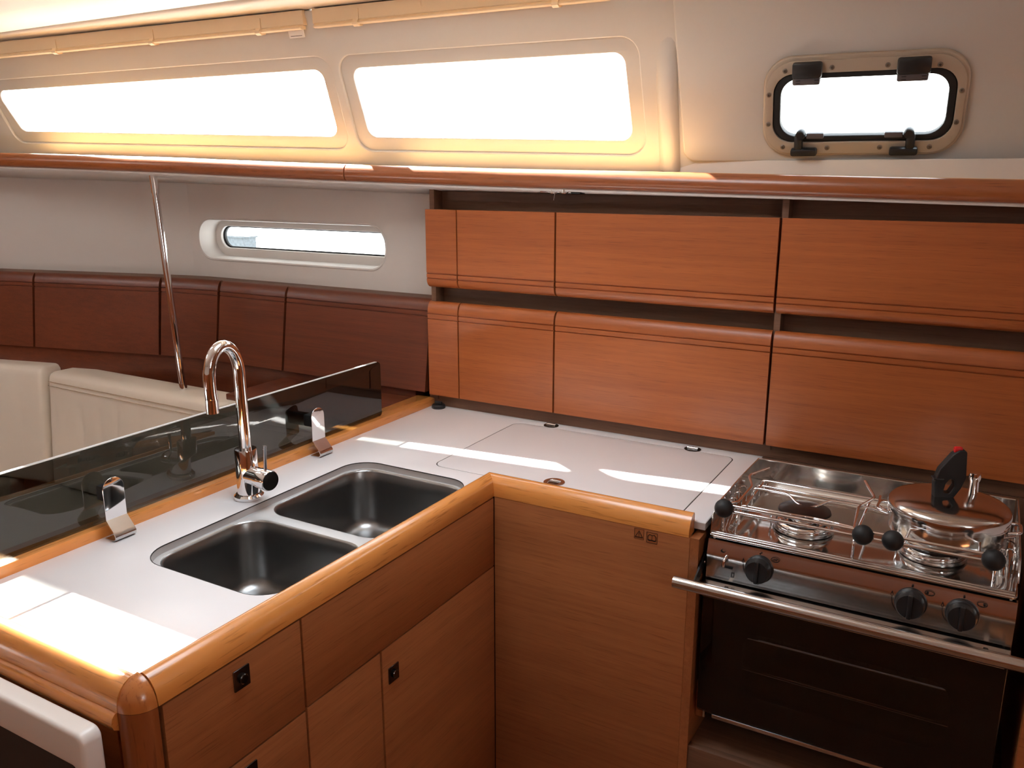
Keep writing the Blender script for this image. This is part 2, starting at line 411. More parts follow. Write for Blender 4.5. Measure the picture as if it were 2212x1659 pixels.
# upper cabin side with two long windows and the hatch opening
def shrink(poly, d):
    cx = sum(p[0] for p in poly) / len(poly); cy = sum(p[1] for p in poly) / len(poly)
    return [(p[0] + (d if p[0] < cx else -d), p[1] + (d if p[1] < cy else -d)) for p in poly]
win_r = [(-1.5759, .1126), (-.8188, .0909), (-.8282, .2982), (-1.5862, .2972)]
win_l = [(-2.9599, .1562), (-1.6789, .1156), (-1.6833, .2993), (-3.008, .2905)]
HX, HV, HW, HH = -.3022, .1678, .406, .2175
hatch_o = rrect(HX - HW / 2, HX + HW / 2, HV - HH / 2, HV + HH / 2, .062, 8)
hatch_h = rrect(HX - .178, HX + .178, HV - .074, HV + .074, .038, 8)
side = plate('wall_side', [(-4.4, v_of(1.648)), (-2.89, v_of(1.624)), (-1.56, v_of(1.579)), (-.675, v_of(1.559)), (.026, v_of(1.545)), (1.75, v_of(1.515)), (1.75, v_of(1.985)), (-4.4, v_of(1.985))],
             [rpoly(shrink(win_r, -.036), .045, 8), rpoly(shrink(win_l, -.036), .045, 8), hatch_h], .016, 'gel', None, MW, bevel=.004, seg=3)
tag(side, 'cream moulded cabin side leaning inwards above the shelf', kind='structure')
def long_window(name, poly, label):
    w = struct(name, MW @ Vector((sum(p[0] for p in poly) / 4, poly[0][1], 0)), label)
    F = MW @ Matrix.Translation((0, 0, -.009))
    plate('window_frame', rpoly(shrink(poly, -.052), .05, 8), [rpoly(poly, .028, 8)], .017, 'gel', w, F, bevel=.003, seg=3)
    plate('pane', rpoly(shrink(poly, -.03), .04, 8), [], .006, 'pane', w, MW @ Matrix.Translation((0, 0, -.0265)))
long_window('window_1', win_l, 'longer forward window above the shelf in the cream cabin side')
long_window('window_2', win_r, 'shorter window above the shelf, beside the small hinged hatch')
# raised moulding right of the windows, carrying the hatch
mo = plate('trim_1', rpoly([(-.689, .0438), (1.75, .026), (1.75, v_of(1.98)), (-.706, v_of(1.98))], [.03, 0, 0, .02], 6), [hatch_h], .013, 'gel', None, MW @ Matrix.Translation((0, 0, .012)), bevel=.0055, seg=3)
tag(mo, 'raised cream moulding around the hinged hatch', kind='structure')
rb = obj('trim_2', loft([[MW @ Vector((x, v_of(z), h * q - .006 * (1 - q))) for x, h in ((-.752, .0), (-.738, .009), (-.722, .0135), (-.712, .0125), (-.702, .004), (-.700, -.006), (-.752, -.006))] for z, q in ((1.578, 1), (1.62, 1), (1.70, 1), (1.78, .95), (1.83, .7), (1.87, .3), (1.89, .05))], cap0=True, cap1=True), 'gel', None, 60)
tag(rb, 'soft upright ridge moulded into the cream cabin side', kind='structure')

# side deck outside, closing the gap between cabin side and hull lining
DK = [(-4.4, 1.652), (-2.89, 1.628), (-1.56, 1.583), (-.675, 1.563), (.026, 1.549), (1.75, 1.519)]
b = bmesh.new(); A = [b.verts.new((x, wall_y(x, z) + .012, z - .002)) for x, z in DK]; B_ = [b.verts.new((x, 3.3, z - .03)) for x, z in DK]
for i in range(len(DK) - 1): b.faces.new((A[i], A[i + 1], B_[i + 1], B_[i]))
dk = obj('side_deck', b, 'wpat', None, 30); tag(dk, 'white side deck outside the long windows', kind='structure')
m_ = dk.modifiers.new('t', 'SOLIDIFY'); m_.thickness = .02; m_.offset = -1

# hinged hatch (window_3)
w3 = struct('window_3', MW @ Vector((HX, HV - HH / 2, 0)), 'small grey framed hinged hatch with black hinges and handles')
H0 = MW @ Matrix.Translation((0, 0, .012))
plate('hatch_frame', hatch_o, [rrect(HX - .1815, HX + .1815, HV - .0765, HV + .0725, .042, 8)], .012, 'alu', w3, H0 @ Matrix.Translation((0, 0, .0115)), bevel=.005, seg=3)
plate('hatch_flange', rrect(HX - .197, HX + .197, HV - .102, HV + .099, .058, 8), [rrect(HX - .1815, HX + .1815, HV - .0765, HV + .0725, .042, 8)], .004, 'alu', w3, H0 @ Matrix.Translation((0, 0, .0150)), bevel=.001)
plate('hatch_gasket', rrect(HX - .181, HX + .181, HV - .076, HV + .072, .042, 8), [rrect(HX - .166, HX + .166, HV - .064, HV + .060, .036, 8)], .022, 'rubber', w3, H0 @ Matrix.Translation((0, 0, .010)), bevel=.002)
plate('hatch_pane', rrect(HX - .178, HX + .178, HV - .074, HV + .074, .036, 8), [], .006, 'pane', w3, H0 @ Matrix.Translation((0, 0, -.012)))
HT = H0 @ Matrix.Translation((0, 0, .0150))
for (u, v) in [(-.158, .080), (-.0625, .083), (.046, .083), (.144, .079), (-.1905, .0305), (-.1905, -.034), (.1895, .026), (.187, -.038), (-.158, -.086), (-.063, -.089), (.0445, -.089), (.142, -.089)]:
    s = obj('screw', lathe([(.0001, -.001), (.0052, -.001), (.0052, .0012), (.0040, .0020), (.0022, .0021), (.0016, .0006), (.00005, .0006)], 14, HT @ Matrix.Translation((HX + u, HV + v, 0)), caps=False), 'screw', w3)
def boxm(mt, x0, x1, y0, y1, z0, z1, bev=.003):
    q = bx(x0, x1, y0, y1, z0, z1, bev); q.transform(mt); return q
for u, wd in ((-.1115, .0305), (.096, .032)):
    hg = obj('hinge', boxm(HT, HX + u - wd, HX + u + wd, HV + .065, HV + .098, 0, .016, .005), 'black', w3)
    obj('hinge_leaf', boxm(HT, HX + u - wd + .001, HX + u + wd - .003, HV + .050, HV + .066, -.004, .012, .004), 'greyplastic', hg)
    for q in (-.022, .016):
        for dv in (.054, .060): obj('rib', boxm(HT, HX + u + q - .0, HX + u + q + .009, HV + dv, HV + dv + .0016, .0118, .0130, .0004), 'rubber', hg)
for u, sgn in ((-.111, 1), (.092, -1)):
    lt = obj('latch', boxm(HT, HX + u - .028, HX + u + .028, HV - .103, HV - .086, 0, .020, .005), 'black', w3)
    obj('latch_arm', boxm(HT, HX + u - .012 * sgn - .009, HX + u - .012 * sgn + .009, HV - .092, HV - .054, .002, .018, .006), 'black', lt)
    obj('latch_pivot', lathe([(.0001, 0), (.0105, 0), (.0105, .016), (.008, .019), (.0001, .019)], 20, HT @ Matrix.Translation((HX + u - .008 * sgn, HV - .056, 0)), caps=False), 'black', lt)
    x0, x1 = sorted((HX + u + .004 * sgn, HX + u + .040 * sgn))
    obj('latch_tongue', boxm(HT, x0, x1, HV - .066, HV - .054, -.006, .010, .002), 'greyplastic', lt)

# cream track under the headliner, in lengths, with clips
def track(x0, x1, clips, label, tagged=False):
    t = thing('ceiling_track', label, 'track', ((x0 + x1) / 2, 1.855, 1.945), 'cream tracks under the headliner')
    Pt = lambda x, dz=0: (x, wall_y(x, 1.952) - .010, 1.9525 + .0097 * (x + 1.66) + dz)
    obj('channel', sweep([(-.016, .037), (.010, .034), (.008, .0), (.006, -.002), (-.016, .0)], [Pt(x0), Pt(x1)]), 'track', t, 30)
    obj('lip', sweep([(-.012, -.002), (.006, -.002), (.013, -.008), (.013, -.011), (.006, -.013), (-.010, -.011)], [Pt(x0 + .004), Pt(x1 - .006)]), 'track', t, 30)
    for c in clips:
        obj('clip', sweep([(-.008, .024), (.0125, .024), (.0115, .0), (.0175, -.008), (.0165, -.014), (.006, -.018), (-.010, -.014), (-.010, 0)], [Pt(c - .008), Pt(c + .008)]), 'track', t, 30)
    if tagged:
        st = obj('sticker', sweep([(-.006, -.030), (-.004, -.030), (.002, -.012), (0, -.012)], [Pt(x1 - .055), Pt(x1 - .006)]), 'wpat', t, None)
        obj('barcode', sweep([(-.0035, -.0265), (-.0028, -.0265), (-.0002, -.018), (-.0010, -.018)], [Pt(x1 - .050), Pt(x1 - .013)]), 'print', st, None)
track(-4.15, -1.664, [-3.5, -3.02, -2.592, -2.195, -1.81], 'cream track length running forward, with a small sticker at its end', True)
track(-1.633, -.825, [-1.4985, -.955], 'cream track length above the shorter window')
track(-.709, 1.6, [.2], 'cream track length above the hinged hatch, its end just showing')

# ================================================================ overhead shelf
RP = [(.9, 1.885, 1.543, 0), (.026, 1.900, 1.5587, 0), (-.675, 1.905, 1.573, 0), (-1.085, 1.893, 1.5812, 0), (-1.30, 1.868, 1.5865, 0), (-1.72, 1.829, 1.5985, 0), (-2.02, 1.791, 1.609, 0), (-2.285, 1.750, 1.619, 0), (-2.89, 1.675, 1.636, 0), (-3.6, 1.59, 1.652, 0), (-4.25, 1.52, 1.66, 0)]
RP = [tuple(v) for v in smooth_path([(a, b_, c) for a, b_, c, d in RP], 6)]
RP.reverse()      # forward to aft (+x)
shf = thing('overhead_shelf', 'long wood-edged shelf below the windows, its white underside above the cabinets', 'shelf', (-1.4, 1.9, 1.55))
def rail_at(x):
    for p, q in zip(RP, RP[1:]):
        if p[0] <= x <= q[0]:
            t = (x - p[0]) / (q[0] - p[0]); return Vector(p).lerp(Vector(q), t)
    return Vector(RP[-1])
RPROF = [(-.030, -.002), (-.006, .0), (-.001, -.002), (.006, -.010), (.0095, -.020), (.009, -.031), (.004, -.040), (-.004, -.0435), (-.030, -.0435)]
def rail_seg(x0, x1, nm, label):
    pts = [rail_at(x0)] + [Vector(p) for p in RP if x0 + .01 < p[0] < x1 - .01] + [rail_at(x1)]
    o = obj(nm, sweep(RPROF, pts), 'shelfwood', shf, 50); o['label'] = label
rail_seg(-4.2, -1.574, 'rail', 'forward length of the rounded wooden shelf rail')
rail_seg(-1.570, .85, 'rail', 'aft length of the rounded wooden shelf rail')
b = bmesh.new(); A = [b.verts.new((p[0], p[1] + .028, p[2] - .006)) for p in RP]; B_ = [b.verts.new((p[0], wall_y(p[0], p[2]) + .008, p[2] - .006)) for p in RP]
for i in range(len(RP) - 1): b.faces.new((A[i], A[i + 1], B_[i + 1], B_[i]))
sb = obj('shelf_board', b, 'shelftop', shf, 40); m_ = sb.modifiers.new('t', 'SOLIDIFY'); m_.thickness = .012; m_.offset = 0
def join_at(x):        # line where the underside meets the hull lining or cabinet back
    if x > -1.38: return (1.992, 1.519 + .012 * min(1, max(0, (-.2 - x) / 1.2)))
    y = 2.050 if x > -2.42 else 2.050 - .25 * (-2.42 - x)
    return (y, 1.522 + .0251 * (-1.485 - x))
b = bmesh.new(); rowA = []; rowB = []
for p in RP:
    jy, jz = join_at(p[0]); rowA.append(b.verts.new((p[0], p[1] + .006, p[2] - .0425))); rowB.append(b.verts.new((p[0], jy, jz)))
for i in range(len(RP) - 1): b.faces.new((rowA[i], rowA[i + 1], rowB[i + 1], rowB[i]))
sf = obj('underside', b, 'hull', shf, 40); m_ = sf.modifiers.new('t', 'SOLIDIFY'); m_.thickness = .008; m_.offset = 1 if False else -1
for x in (-2.02, -1.525, -.64):
    p = rail_at(x); jy, jz = join_at(x); y = p.y + .05; f = .05 / (jy - p.y); z = (p.z - .0425) * (1 - f) + jz * f
    obj('screw_cap', lathe([(.007, .004), (.007, -.004), (.004, -.006), (.0001, -.006)], 14, Matrix.Translation((x, y, z)), caps=False), 'wpat', shf)
# little lamp under the shelf
lx = -.955; lp = thing('shelf_lamp', 'small chrome twin lamp with a pull switch under the shelf', 'lamp', (lx, 1.925, 1.525))
obj('base', bx(lx - .056, lx + .052, 1.915, 1.945, 1.5225, 1.532, .003), 'chrome', lp)
for q in (-.018, .014):
    obj('bulb_cup', lathe([(.0001, .008), (.008, .006), (.009, -.002), (.006, -.004), (.0001, -.002)], 18, Matrix.Translation((lx + q, 1.912, 1.526)), caps=False), 'chrome', lp)
obj('end_cap', bx(lx + .030, lx + .056, 1.913, 1.945, 1.521, 1.530, .003), 'black', lp)
obj('switch', tube([(lx - .012, 1.912, 1.523), (lx - .015, 1.911, 1.506)], .0012, 8), 'chrome', lp)

# ================================================================ wall cabinets above the worktop
YF = 1.930; DTH = .020
def door_prof_upper(z0, z1):     # rounded bottom, two grooves above it
    g = .003
    return [(-DTH, z1), (0, z1), (0, z0 + .0405), (-g, z0 + .0400), (-g, z0 + .0378), (0, z0 + .0373), (0, z0 + .0270), (-g, z0 + .0265), (-g, z0 + .0243), (0, z0 + .0238), (-.0012, z0 + .015), (-.0045, z0 + .0075), (-.0100, z0 + .0025), (-.0165, z0), (-DTH, z0)]
def door_prof_lower(z0, z1):
    g = .003
    return [(-DTH, z0), (0, z0), (0, z1 - .050), (-g, z1 - .0495), (-g, z1 - .0473), (0, z1 - .0468), (0, z1 - .0360), (-g, z1 - .0355), (-g, z1 - .0333), (0, z1 - .0328), (-.001, z1 - .022), (-.0040, z1 - .012), (-.009, z1 - .004), (-.0150, z1 - .0005), (-DTH, z1)]
UZ0, UZ1, LZ0, LZ1 = 1.263, 1.4755, .9550, 1.2235
def cabinet(x0, x1, cuts, label, lowlabels, first):
    c = thing('wall_cabinet', label, 'cabinet', ((x0 + x1) / 2, 1.95, .955), 'wall cabinets above the worktop')
    obj('back_panel', bx(x0, x1, 1.985, 1.998, .925, 1.545), 'darkwood', c, None)
    obj('divider', bx(x0 + (.016 if first else 0.0), x0 + (.031 if first else .014), 1.945, 1.985, .94, 1.533), 'darkwood', c, None)
    obj('carcass', bx(x0 + .02, x1, 1.952, 1.984, UZ0 + .012, UZ1 - .012), 'dark', c, None)
    obj('carcass', bx(x0 + .02, x1, 1.952, 1.984, LZ0 + .012, LZ1 - .012), 'dark', c, None)
    obj('kick_strip', bx(x0, x1, 1.948, 1.960, .9205, LZ0 + .004), 'darkwood', c, None)
    for (a, d), (lu, ll) in zip(cuts, lowlabels):
        o = obj('door', sweep(door_prof_upper(UZ0, UZ1), [(a, YF, 0), (d, YF, 0)]), 'wood_x', c, 30); o['label'] = lu
        o = obj('door', sweep(door_prof_lower(LZ0, LZ1), [(a, YF, 0), (d, YF, 0)]), 'wood_x', c, 30); o['label'] = ll
cabinet(-1.383, -.4235, [(-1.372, -1.2725), (-1.2685, -.9765), (-.9715, -.4245)], 'teak wall cabinet over the icebox lid, two rows of doors',
        [('narrow upper teak panel with rounded bottom edge', 'narrow lower teak panel with rounded top edge'), ('upper teak door with rounded bottom edge', 'lower teak door with rounded top edge'), ('wide upper teak door with rounded bottom edge', 'wide lower teak door with rounded top edge')], True)
cabinet(-.4235, .80, [(-.4185, .32), (.326, .79)], 'teak wall cabinet behind the stove, two rows of wide doors',
        [('wide upper teak door above the stove', 'wide lower teak door behind the stove'), ('upper teak door', 'lower teak door')], False)

# ================================================================ saloon locker along the hull (left)
def lock_path(x0, x1):
    """front line of the locker, bending inwards forward of x=-2.3"""
    def yy(x):
        k = -2.36 - x
        return 1.9345 if k < -.16 else (1.9345 - .25 * k if k > .16 else 1.9345 - .25 * (k + .16) ** 2 / .64)
    n = max(2, int((x1 - x0) / .05)); return [(x0 + (x1 - x0) * i / n, yy(x0 + (x1 - x0) * i / n), 0) for i in range(n + 1)]
sl = thing('saloon_locker', 'dark teak locker along the hull behind the cream settee', 'locker', (-2.6, 1.93, .7))
def lock_prof(z0, z1, lean=.040):
    pr = door_prof_lower(z0, z1)
    return [(a - lean * (z - z0) / (z1 - z0), z) for a, z in pr]
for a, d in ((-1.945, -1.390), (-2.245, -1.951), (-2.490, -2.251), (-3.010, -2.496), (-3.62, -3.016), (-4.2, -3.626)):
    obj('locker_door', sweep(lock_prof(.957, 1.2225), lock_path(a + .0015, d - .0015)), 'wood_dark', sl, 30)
obj('locker_core', sweep([(-.022, .965), (-.105, .965), (-.135, 1.205), (-.062, 1.205)], lock_path(-4.25, -1.388)), 'dark', sl, 30)
obj('locker_top', sweep([(-.053, 1.209), (-.053, 1.2215), (-.130, 1.2215), (-.130, 1.209)], lock_path(-4.25, -1.386)), 'darkwood', sl, 30)
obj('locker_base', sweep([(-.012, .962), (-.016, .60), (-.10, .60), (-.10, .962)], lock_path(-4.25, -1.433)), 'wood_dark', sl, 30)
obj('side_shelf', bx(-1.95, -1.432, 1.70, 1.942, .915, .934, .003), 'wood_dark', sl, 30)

# support pole between shelf and settee shelf
pl = thing('support_pole', 'slim polished steel pole from the shelf down behind the settee', 'pole', (-2.262, 1.80, .88))
obj('shaft', tube([(-2.262, 1.80, .90), (-2.314, 1.806, 1.564)], .0105, 16), 'chrome', pl)
obj('collar', tube([(-2.3095, 1.8055, 1.510), (-2.314, 1.806, 1.565)], .0125, 16), 'chrome', pl)
obj('foot', tube([(-2.2605, 1.80, .8805), (-2.263, 1.80, .906)], .0130, 16), 'chrome', pl)

# ================================================================ settee
def cushion(nm, parent, org, ux, uy, L, T, Hh, seed, wr=.0, lean=0.0, mat='cream'):
    """box cushion: origin lower front corner, ux along, uy backwards, rounded, creased"""
    rnd = random.Random(seed); b = bmesh.new()
    nx, ny, nz = 130, 6, 26; r = .022
    folds = []
    xx = .03
    while xx < L - .05:
        folds.append((xx, rnd.uniform(-.02, .16) * max(.15, 1 - xx / .6), rnd.uniform(.009, .020), rnd.uniform(.4, 1.0), rnd.uniform(.80, .93), rnd.uniform(.05, .55)))
        xx += rnd.uniform(.05, .13)
    def P(i, j, k):
        a, c, h = i / nx * L, j / ny * T, k / nz * Hh
        # round
        def rd(v, l):
            return v
        dx = max(r - a, a - (L - r), 0); dy = max(r - c, c - (T - r), 0); dz = max(r - h, h - (Hh - r), 0)
        q = math.sqrt(dx * dx + dy * dy + dz * dz)
        if q > r:
            s = r / q
            a = a + (dx * (1 - s) if a < L / 2 else -dx * (1 - s)); c = c + (dy * (1 - s) if c < T / 2 else -dy * (1 - s)); h = h + (dz * (1 - s) if h < Hh / 2 else -dz * (1 - s))
        f = (1 - j / ny) * math.sin(PI * min(1, max(0, k / nz)))
        bul = .012 * math.sin(PI * i / nx) * f
        cr = 0
        if wr and j == 0:
            kk = k / nz
            for x0, sl_, w, dp, zt, zb in folds:
                if zb < kk < zt: cr += dp * math.exp(-((a - x0 - sl_ * (zt - kk)) / w) ** 2) * math.sin(PI * (kk - zb) / (zt - zb)) ** .7
            cr = min(cr, 1.4) * wr
        d = -bul + cr + lean * h
        return Vector(org) + Vector(ux) * a + Vector(uy) * (c + d) + Vector((0, 0, h))
    V = {}
    for i in range(nx + 1):
        for j in range(ny + 1):
            for k in range(nz + 1):
                if i in (0, nx) or j in (0, ny) or k in (0, nz): V[i, j, k] = b.verts.new(P(i, j, k))
    def quads(fix, n1, n2, mk):
        for p in range(n1):
            for q in range(n2): b.faces.new([V[mk(p, q)], V[mk(p + 1, q)], V[mk(p + 1, q + 1)], V[mk(p, q + 1)]])
    for fx in (0, nx): quads(fx, ny, nz, lambda p, q, fx=fx: (fx, p, q))
    for fx in (0, ny): quads(fx, nx, nz, lambda p, q, fx=fx: (p, fx, q))
    for fx in (0, nz): quads(fx, nx, ny, lambda p, q, fx=fx: (p, q, fx))
    return obj(nm, b, mat, parent, 60)
se = thing('settee', 'cream leather settee along the hull behind the smoked glass', 'settee', (-2.6, 1.6, 0))
cushion('back_cushion', se, (-2.895, 1.695, .47), (1, 0, 0), (0, 1, 0), 1.43, .135, .4155, 3, wr=.009, lean=.09)
obj('stitching', tube([(-2.88 + 1.40 * i / 20, 1.6985 + .09 * .383 - .0068 - .004 * math.sin(PI * i / 20), .853) for i in range(21)], .0014, 6), 'seamcream', se)
obj('stitching', tube([(-2.88 + 1.40 * i / 20, 1.6985 + .09 * .368 - .0080 - .005 * math.sin(PI * i / 20), .838) for i in range(21)], .0012, 6), 'seamcream', se)
ux = Vector((1, .21, 0)).normalized(); uy = Vector((-.21, 1, 0)).normalized()
cushion('back_cushion', se, tuple(Vector((-2.900, 1.690, .47)) - ux * 1.15), tuple(ux), tuple(uy), 1.148, .14, .428, 5, wr=.005, lean=.09)
cushion('seat_cushion', se, (-2.93, 1.10, .33), (1, 0, 0), (0, 1, 0), 1.47, .63, .145, 8)
cushion('seat_cushion', se, tuple(Vector((-2.935, 1.10, .33)) - ux * 1.1), tuple(ux), tuple(uy), 1.095, .62, .145, 9)
obj('settee_base', sweep([(0, 0), (0, .33), (-.62, .33), (-.62, 0)], [(-3.95, .93, 0), (-2.93, 1.14, 0), (-1.47, 1.14, 0)]), 'wood_x', se, None)

obj('settee_shelf', sweep([(.02, .832), (.02, .850), (-.010, .850), (-.010, .832)], lock_path(-4.25, -1.47)), 'darkwood', se, 30)

# ================================================================ worktop with fiddle rails
ZC = .92
wk = thing('worktop', 'white L-shaped worktop with a rounded varnished wood rail', 'worktop', (-1.15, 1.3, .90))
SX0, SX1, SY0, SY1 = -1.246, -.925, .857, 1.463
LX0, LX1, LY0, LY1 = -1.074, -.481, 1.512, 1.913
slab = plate('slab', [(-1.368, .612), (-.912, .612), (-.912, 1.496), (-.4265, 1.496), (-.4265, 1.958), (-1.368, 1.958)],
             [rrect(SX0, SX1, SY0, SY1, .062, 10), rrect(LX0, LX1, LY0, LY1, .028, 8)], .0145, 'laminate', wk, MXY(ZC), bevel=.0008)
obj('edge_band', bx(-.4468, -.4250, 1.4945, 1.4960, .9058, .9192), 'edge', wk, None)
obj('edge_band', bx(-.4265, -.4250, 1.496, 1.956, .9058, .9195), 'edge', wk, None)
lid = plate('lid', rrect(LX0 + .0022, LX1 - .0022, LY0 + .0022, LY1 - .0022, .0265, 8), [], .0145, 'laminate', wk, MXY(ZC), bevel=.0008); lid['label'] = 'flush white icebox lid with steel hinges'
plate('lid_gap_shade', rrect(LX0 + .0001, LX1 - .0001, LY0 + .0001, LY1 - .0001, .028, 8), [rrect(LX0 + .0021, LX1 - .0021, LY0 + .0021, LY1 - .0021, .0262, 8)], .013, 'seam', wk, MXY(ZC - .0008))  # dark ring set in the lid gap, standing in for its shadow
for hx, hy in ((-.977, 1.926), (-.588, 1.913 + .006)):
    hg = plate('hinge', circ(hx, hy, .0205, .0185, 32), [], .0018, 'gun', lid, MXY(ZC + .0017), bevel=.0006)
    obj('knuckle', tube([(hx - .013, hy - .0, ZC + .0035), (hx + .013, hy, ZC + .0035)], .0034, 12), 'chrome', hg)
    for q in (-.010, .010):
        obj('screw', lathe([(.0026, 0), (.0026, .0006), (.0001, .0010)], 12, Matrix.Translation((hx, hy + q, ZC + .0016)), caps=False), 'screw', hg)
lt = plate('ring_pull', circ(-.777, 1.549, .0235, .0235, 36), [rrect(-.790, -.764, 1.538, 1.560, .004, 4)], .003, 'steel', lid, MXY(ZC + .0022), bevel=.001)
obj('pull_tongue', bx(-.789, -.765, 1.539, 1.553, ZC - .002, ZC + .0012, .001), 'gun', lt)
obj('pull_pin', tube([(-.790, 1.5555, ZC + .001), (-.764, 1.5555, ZC + .001)], .0018, 10), 'chrome', lt)
# rails
FP = [(0, -.022), (0, .0135), (.0012, .0165), (.004, .0185), (.008, .0185), (.0145, .0165), (.0215, .0110), (.027, .0035), (.0305, -.0055), (.0325, -.0140), (.033, -.0225)]
def rail(name, pts, mat, prof=FP, label=None):
    o = obj(name, sweep(prof, [(p[0], p[1], ZC) for p in pts]), mat, wk, 50)
    if label: o['label'] = label
# mitre pieces: left arm (ends mitred at the inner corner) and back arm
def mitre_rail(name, p0, p1, mat, m0=0, m1=0, prof=FP, label=None):
    """straight rail; m0/m1 = shift along the path per unit of outward offset at each end (+1/-1 for a mitre)"""
    t = (Vector(p1) - Vector(p0)).normalized(); n = Vector((t.y, -t.x)); b = bmesh.new(); R = []
    for p, mm in ((p0, m0), (p1, m1)):
        R.append([Vector((p[0] + n.x * a + t.x * mm * a, p[1] + n.y * a + t.y * mm * a, ZC + c)) for a, c in prof])
    o = obj(name, loft(R, b, True, True), mat, wk, 50)
    if label: o['label'] = label
mitre_rail('front_rail', (-.911, .614), (-.911, 1.497), 'rail_y', 0, -1, label='rounded rail beside the sink')
mitre_rail('front_rail', (-.911, 1.497), (-.4470, 1.497), 'rail_x', 1, 0, label='rounded rail in front of the icebox lid')
EP = [(0, -.022), (0, .0125), (.0015, .0155), (.005, .017), (.012, .0160), (.020, .0120), (.027, .0050), (.0315, -.004), (.0335, -.0145), (.034, -.0225)]
mitre_rail('end_rail', (-1.42, .612), (-.913, .612), 'rail_x', 0, 0, EP, label='rounded rail at the near end of the worktop')
obj('end_moulding', sweep([(.002, -.050), (.002, -.0235), (.036, -.0235), (.041, -.028), (.043, -.036), (.040, -.045), (.032, -.050)], [(-1.42, .612, ZC), (-.9145, .612, ZC)]), 'rail_x', wk, 50)
# corner cap: eighth of an ellipsoid
b = bmesh.new(); R = []
for i in range(9):
    f = i / 8 * PI / 2; ring = []
    for j in range(13):
        a = -PI / 2 + j / 12 * PI / 2
        ring.append(Vector((-.913 + .0345 * math.cos(f) * math.cos(a), .613 + .0345 * math.cos(f) * math.sin(a), ZC - .0225 + .0405 * math.sin(f))))
    R.append([b.verts.new(p) for p in ring])
for A, B_ in zip(R, R[1:]):
    for k in range(12): b.faces.new((A[k], A[k + 1], B_[k + 1], B_[k]))
c0 = b.verts.new((-.913, .613, ZC - .0225)); c1 = R[-1][0].co.copy()
b.faces.new([v for v in R[0]][::-1] + [c0])
bmesh.ops.remove_doubles(b, verts=b.verts, dist=1e-5)
cc = obj('corner_cap', b, 'rail_z', wk, 50); cc['label'] = 'rounded wooden corner cap of the rail'
# back strip carrying the glass
obj('back_strip', bx(-1.430, -1.3675, .60, 1.955, ZC - .02, ZC + .0205, .002), 'rail_y', wk, 30)

# ================================================================ sink
sk = thing('double_sink', 'double stainless steel sink let into the worktop', 'sink', (-1.08, 1.16, .75))
B1 = (-1.238, -.928, .872, 1.118); B2 = (-1.238, -.928, 1.146, 1.456)
ZS = ZC - .0150
plate('rim', rrect(SX0 - .012, SX1 + .006, SY0 - .012, SY1 + .012, .07, 10), [rrect(*B1, .058, 10), rrect(*B2, .058, 10)], .003, 'rim', sk, MXY(ZS), bevel=.0006)
hr = lambda i, z: [Vector((p[0], p[1], z)) for p in rrect(SX0 + i, SX1 - i, SY0 + i, SY1 - i, .062 - i, 10)]
obj('sealant', loft([hr(.0004, ZC - .0002), hr(.0012, ZC - .0002), hr(.0012, ZC - .0020), hr(.0004, ZC - .0020)]), 'seam', sk, 30)
obj('edge_ring', loft([hr(.0003, ZC - .0020), hr(.0010, ZC - .0020), hr(.0010, ZS + .0002), hr(.0003, ZS + .0002)]), 'edge', sk, 30)
def bowl(B, nm):
    x0, x1, y0, y1 = B; rings = []
    def rr(i, z, r): return [Vector((p[0], p[1], z)) for p in rrect(x0 + i, x1 - i, y0 + i, y1 - i, max(r, .004), 8)]
    rings.append(rr(-.002, ZS, .060)); rings.append(rr(.0015, ZS - .0006, .058)); rings.append(rr(.004, ZS - .005, .056)); rings.append(rr(.006, ZS - .03, .055)); rings.append(rr(.014, ZS - .110, .052))
    for q in range(1, 6):
        f = q / 5 * PI / 2; rings.append(rr(.014 + .030 * (1 - math.cos(f)), ZS - .110 - .030 * math.sin(f), .052 - .008 * q / 5))
    rings.append(rr(.085, ZS - .142, .03))
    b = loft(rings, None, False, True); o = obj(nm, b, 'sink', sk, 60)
    cx, cy = (x0 + x1) / 2, (y0 + y1) / 2
    obj('drain', lathe([(.032, 0), (.032, .003), (.026, .0035), (.020, .0005), (.0001, .0005)], 28, Matrix.Translation((cx, cy, ZS - .142)), caps=False), 'steel', o)
    return o
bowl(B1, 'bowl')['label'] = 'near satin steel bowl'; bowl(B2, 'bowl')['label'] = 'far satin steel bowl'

# ================================================================ tap
tx, ty = -1.286, 1.160
tp = thing('tap', 'chrome swan-neck mixer tap beside the double sink', 'tap', (tx, ty, ZC))
T0 = Matrix.Translation((tx, ty, ZC))
obj('base_ring', lathe([(.0001, 0), (.0290, 0), (.0300, .002), (.0300, .007), (.0260, .0105), (.0001, .0105)], 36, T0, caps=False), 'chrome', tp)
obj('body', lathe([(.0001, .0), (.0225, .002), (.0225, .104), (.0215, .1065), (.0001, .1065)], 36, T0, caps=False), 'chrome', tp)
ar = [Vector((0, 0, .104)), Vector((0, 0, .16)), Vector((0, 0, .21)), Vector((0, 0, .245))]
R_ = .0375
for i in range(0, 17):
    f = PI * i / 16; ar.append(Vector((0, -R_ + R_ * math.cos(f), .265 + .060 * math.sin(f))))
ar += [Vector((0, -2 * R_, .24)), Vector((0, -2 * R_ + .001, .224))]
def rot_sp(v): return T0 @ v
spts = smooth_path([rot_sp(v) for v in ar], 3)
spo = obj('spout', tube(spts, .0117, 20), 'chrome', tp)
e0 = rot_sp(ar[-1]); obj('aerator', lathe([(.0001, .004), (.0122, .003), (.0122, -.0245), (.0095, -.0255), (.0095, -.018), (.0001, -.018)], 24, Matrix.Translation(e0), caps=False), 'chrome', spo)
dirh = Vector((1, -.12, 0)).normalized()
hc = Vector((tx, ty, ZC + .052))
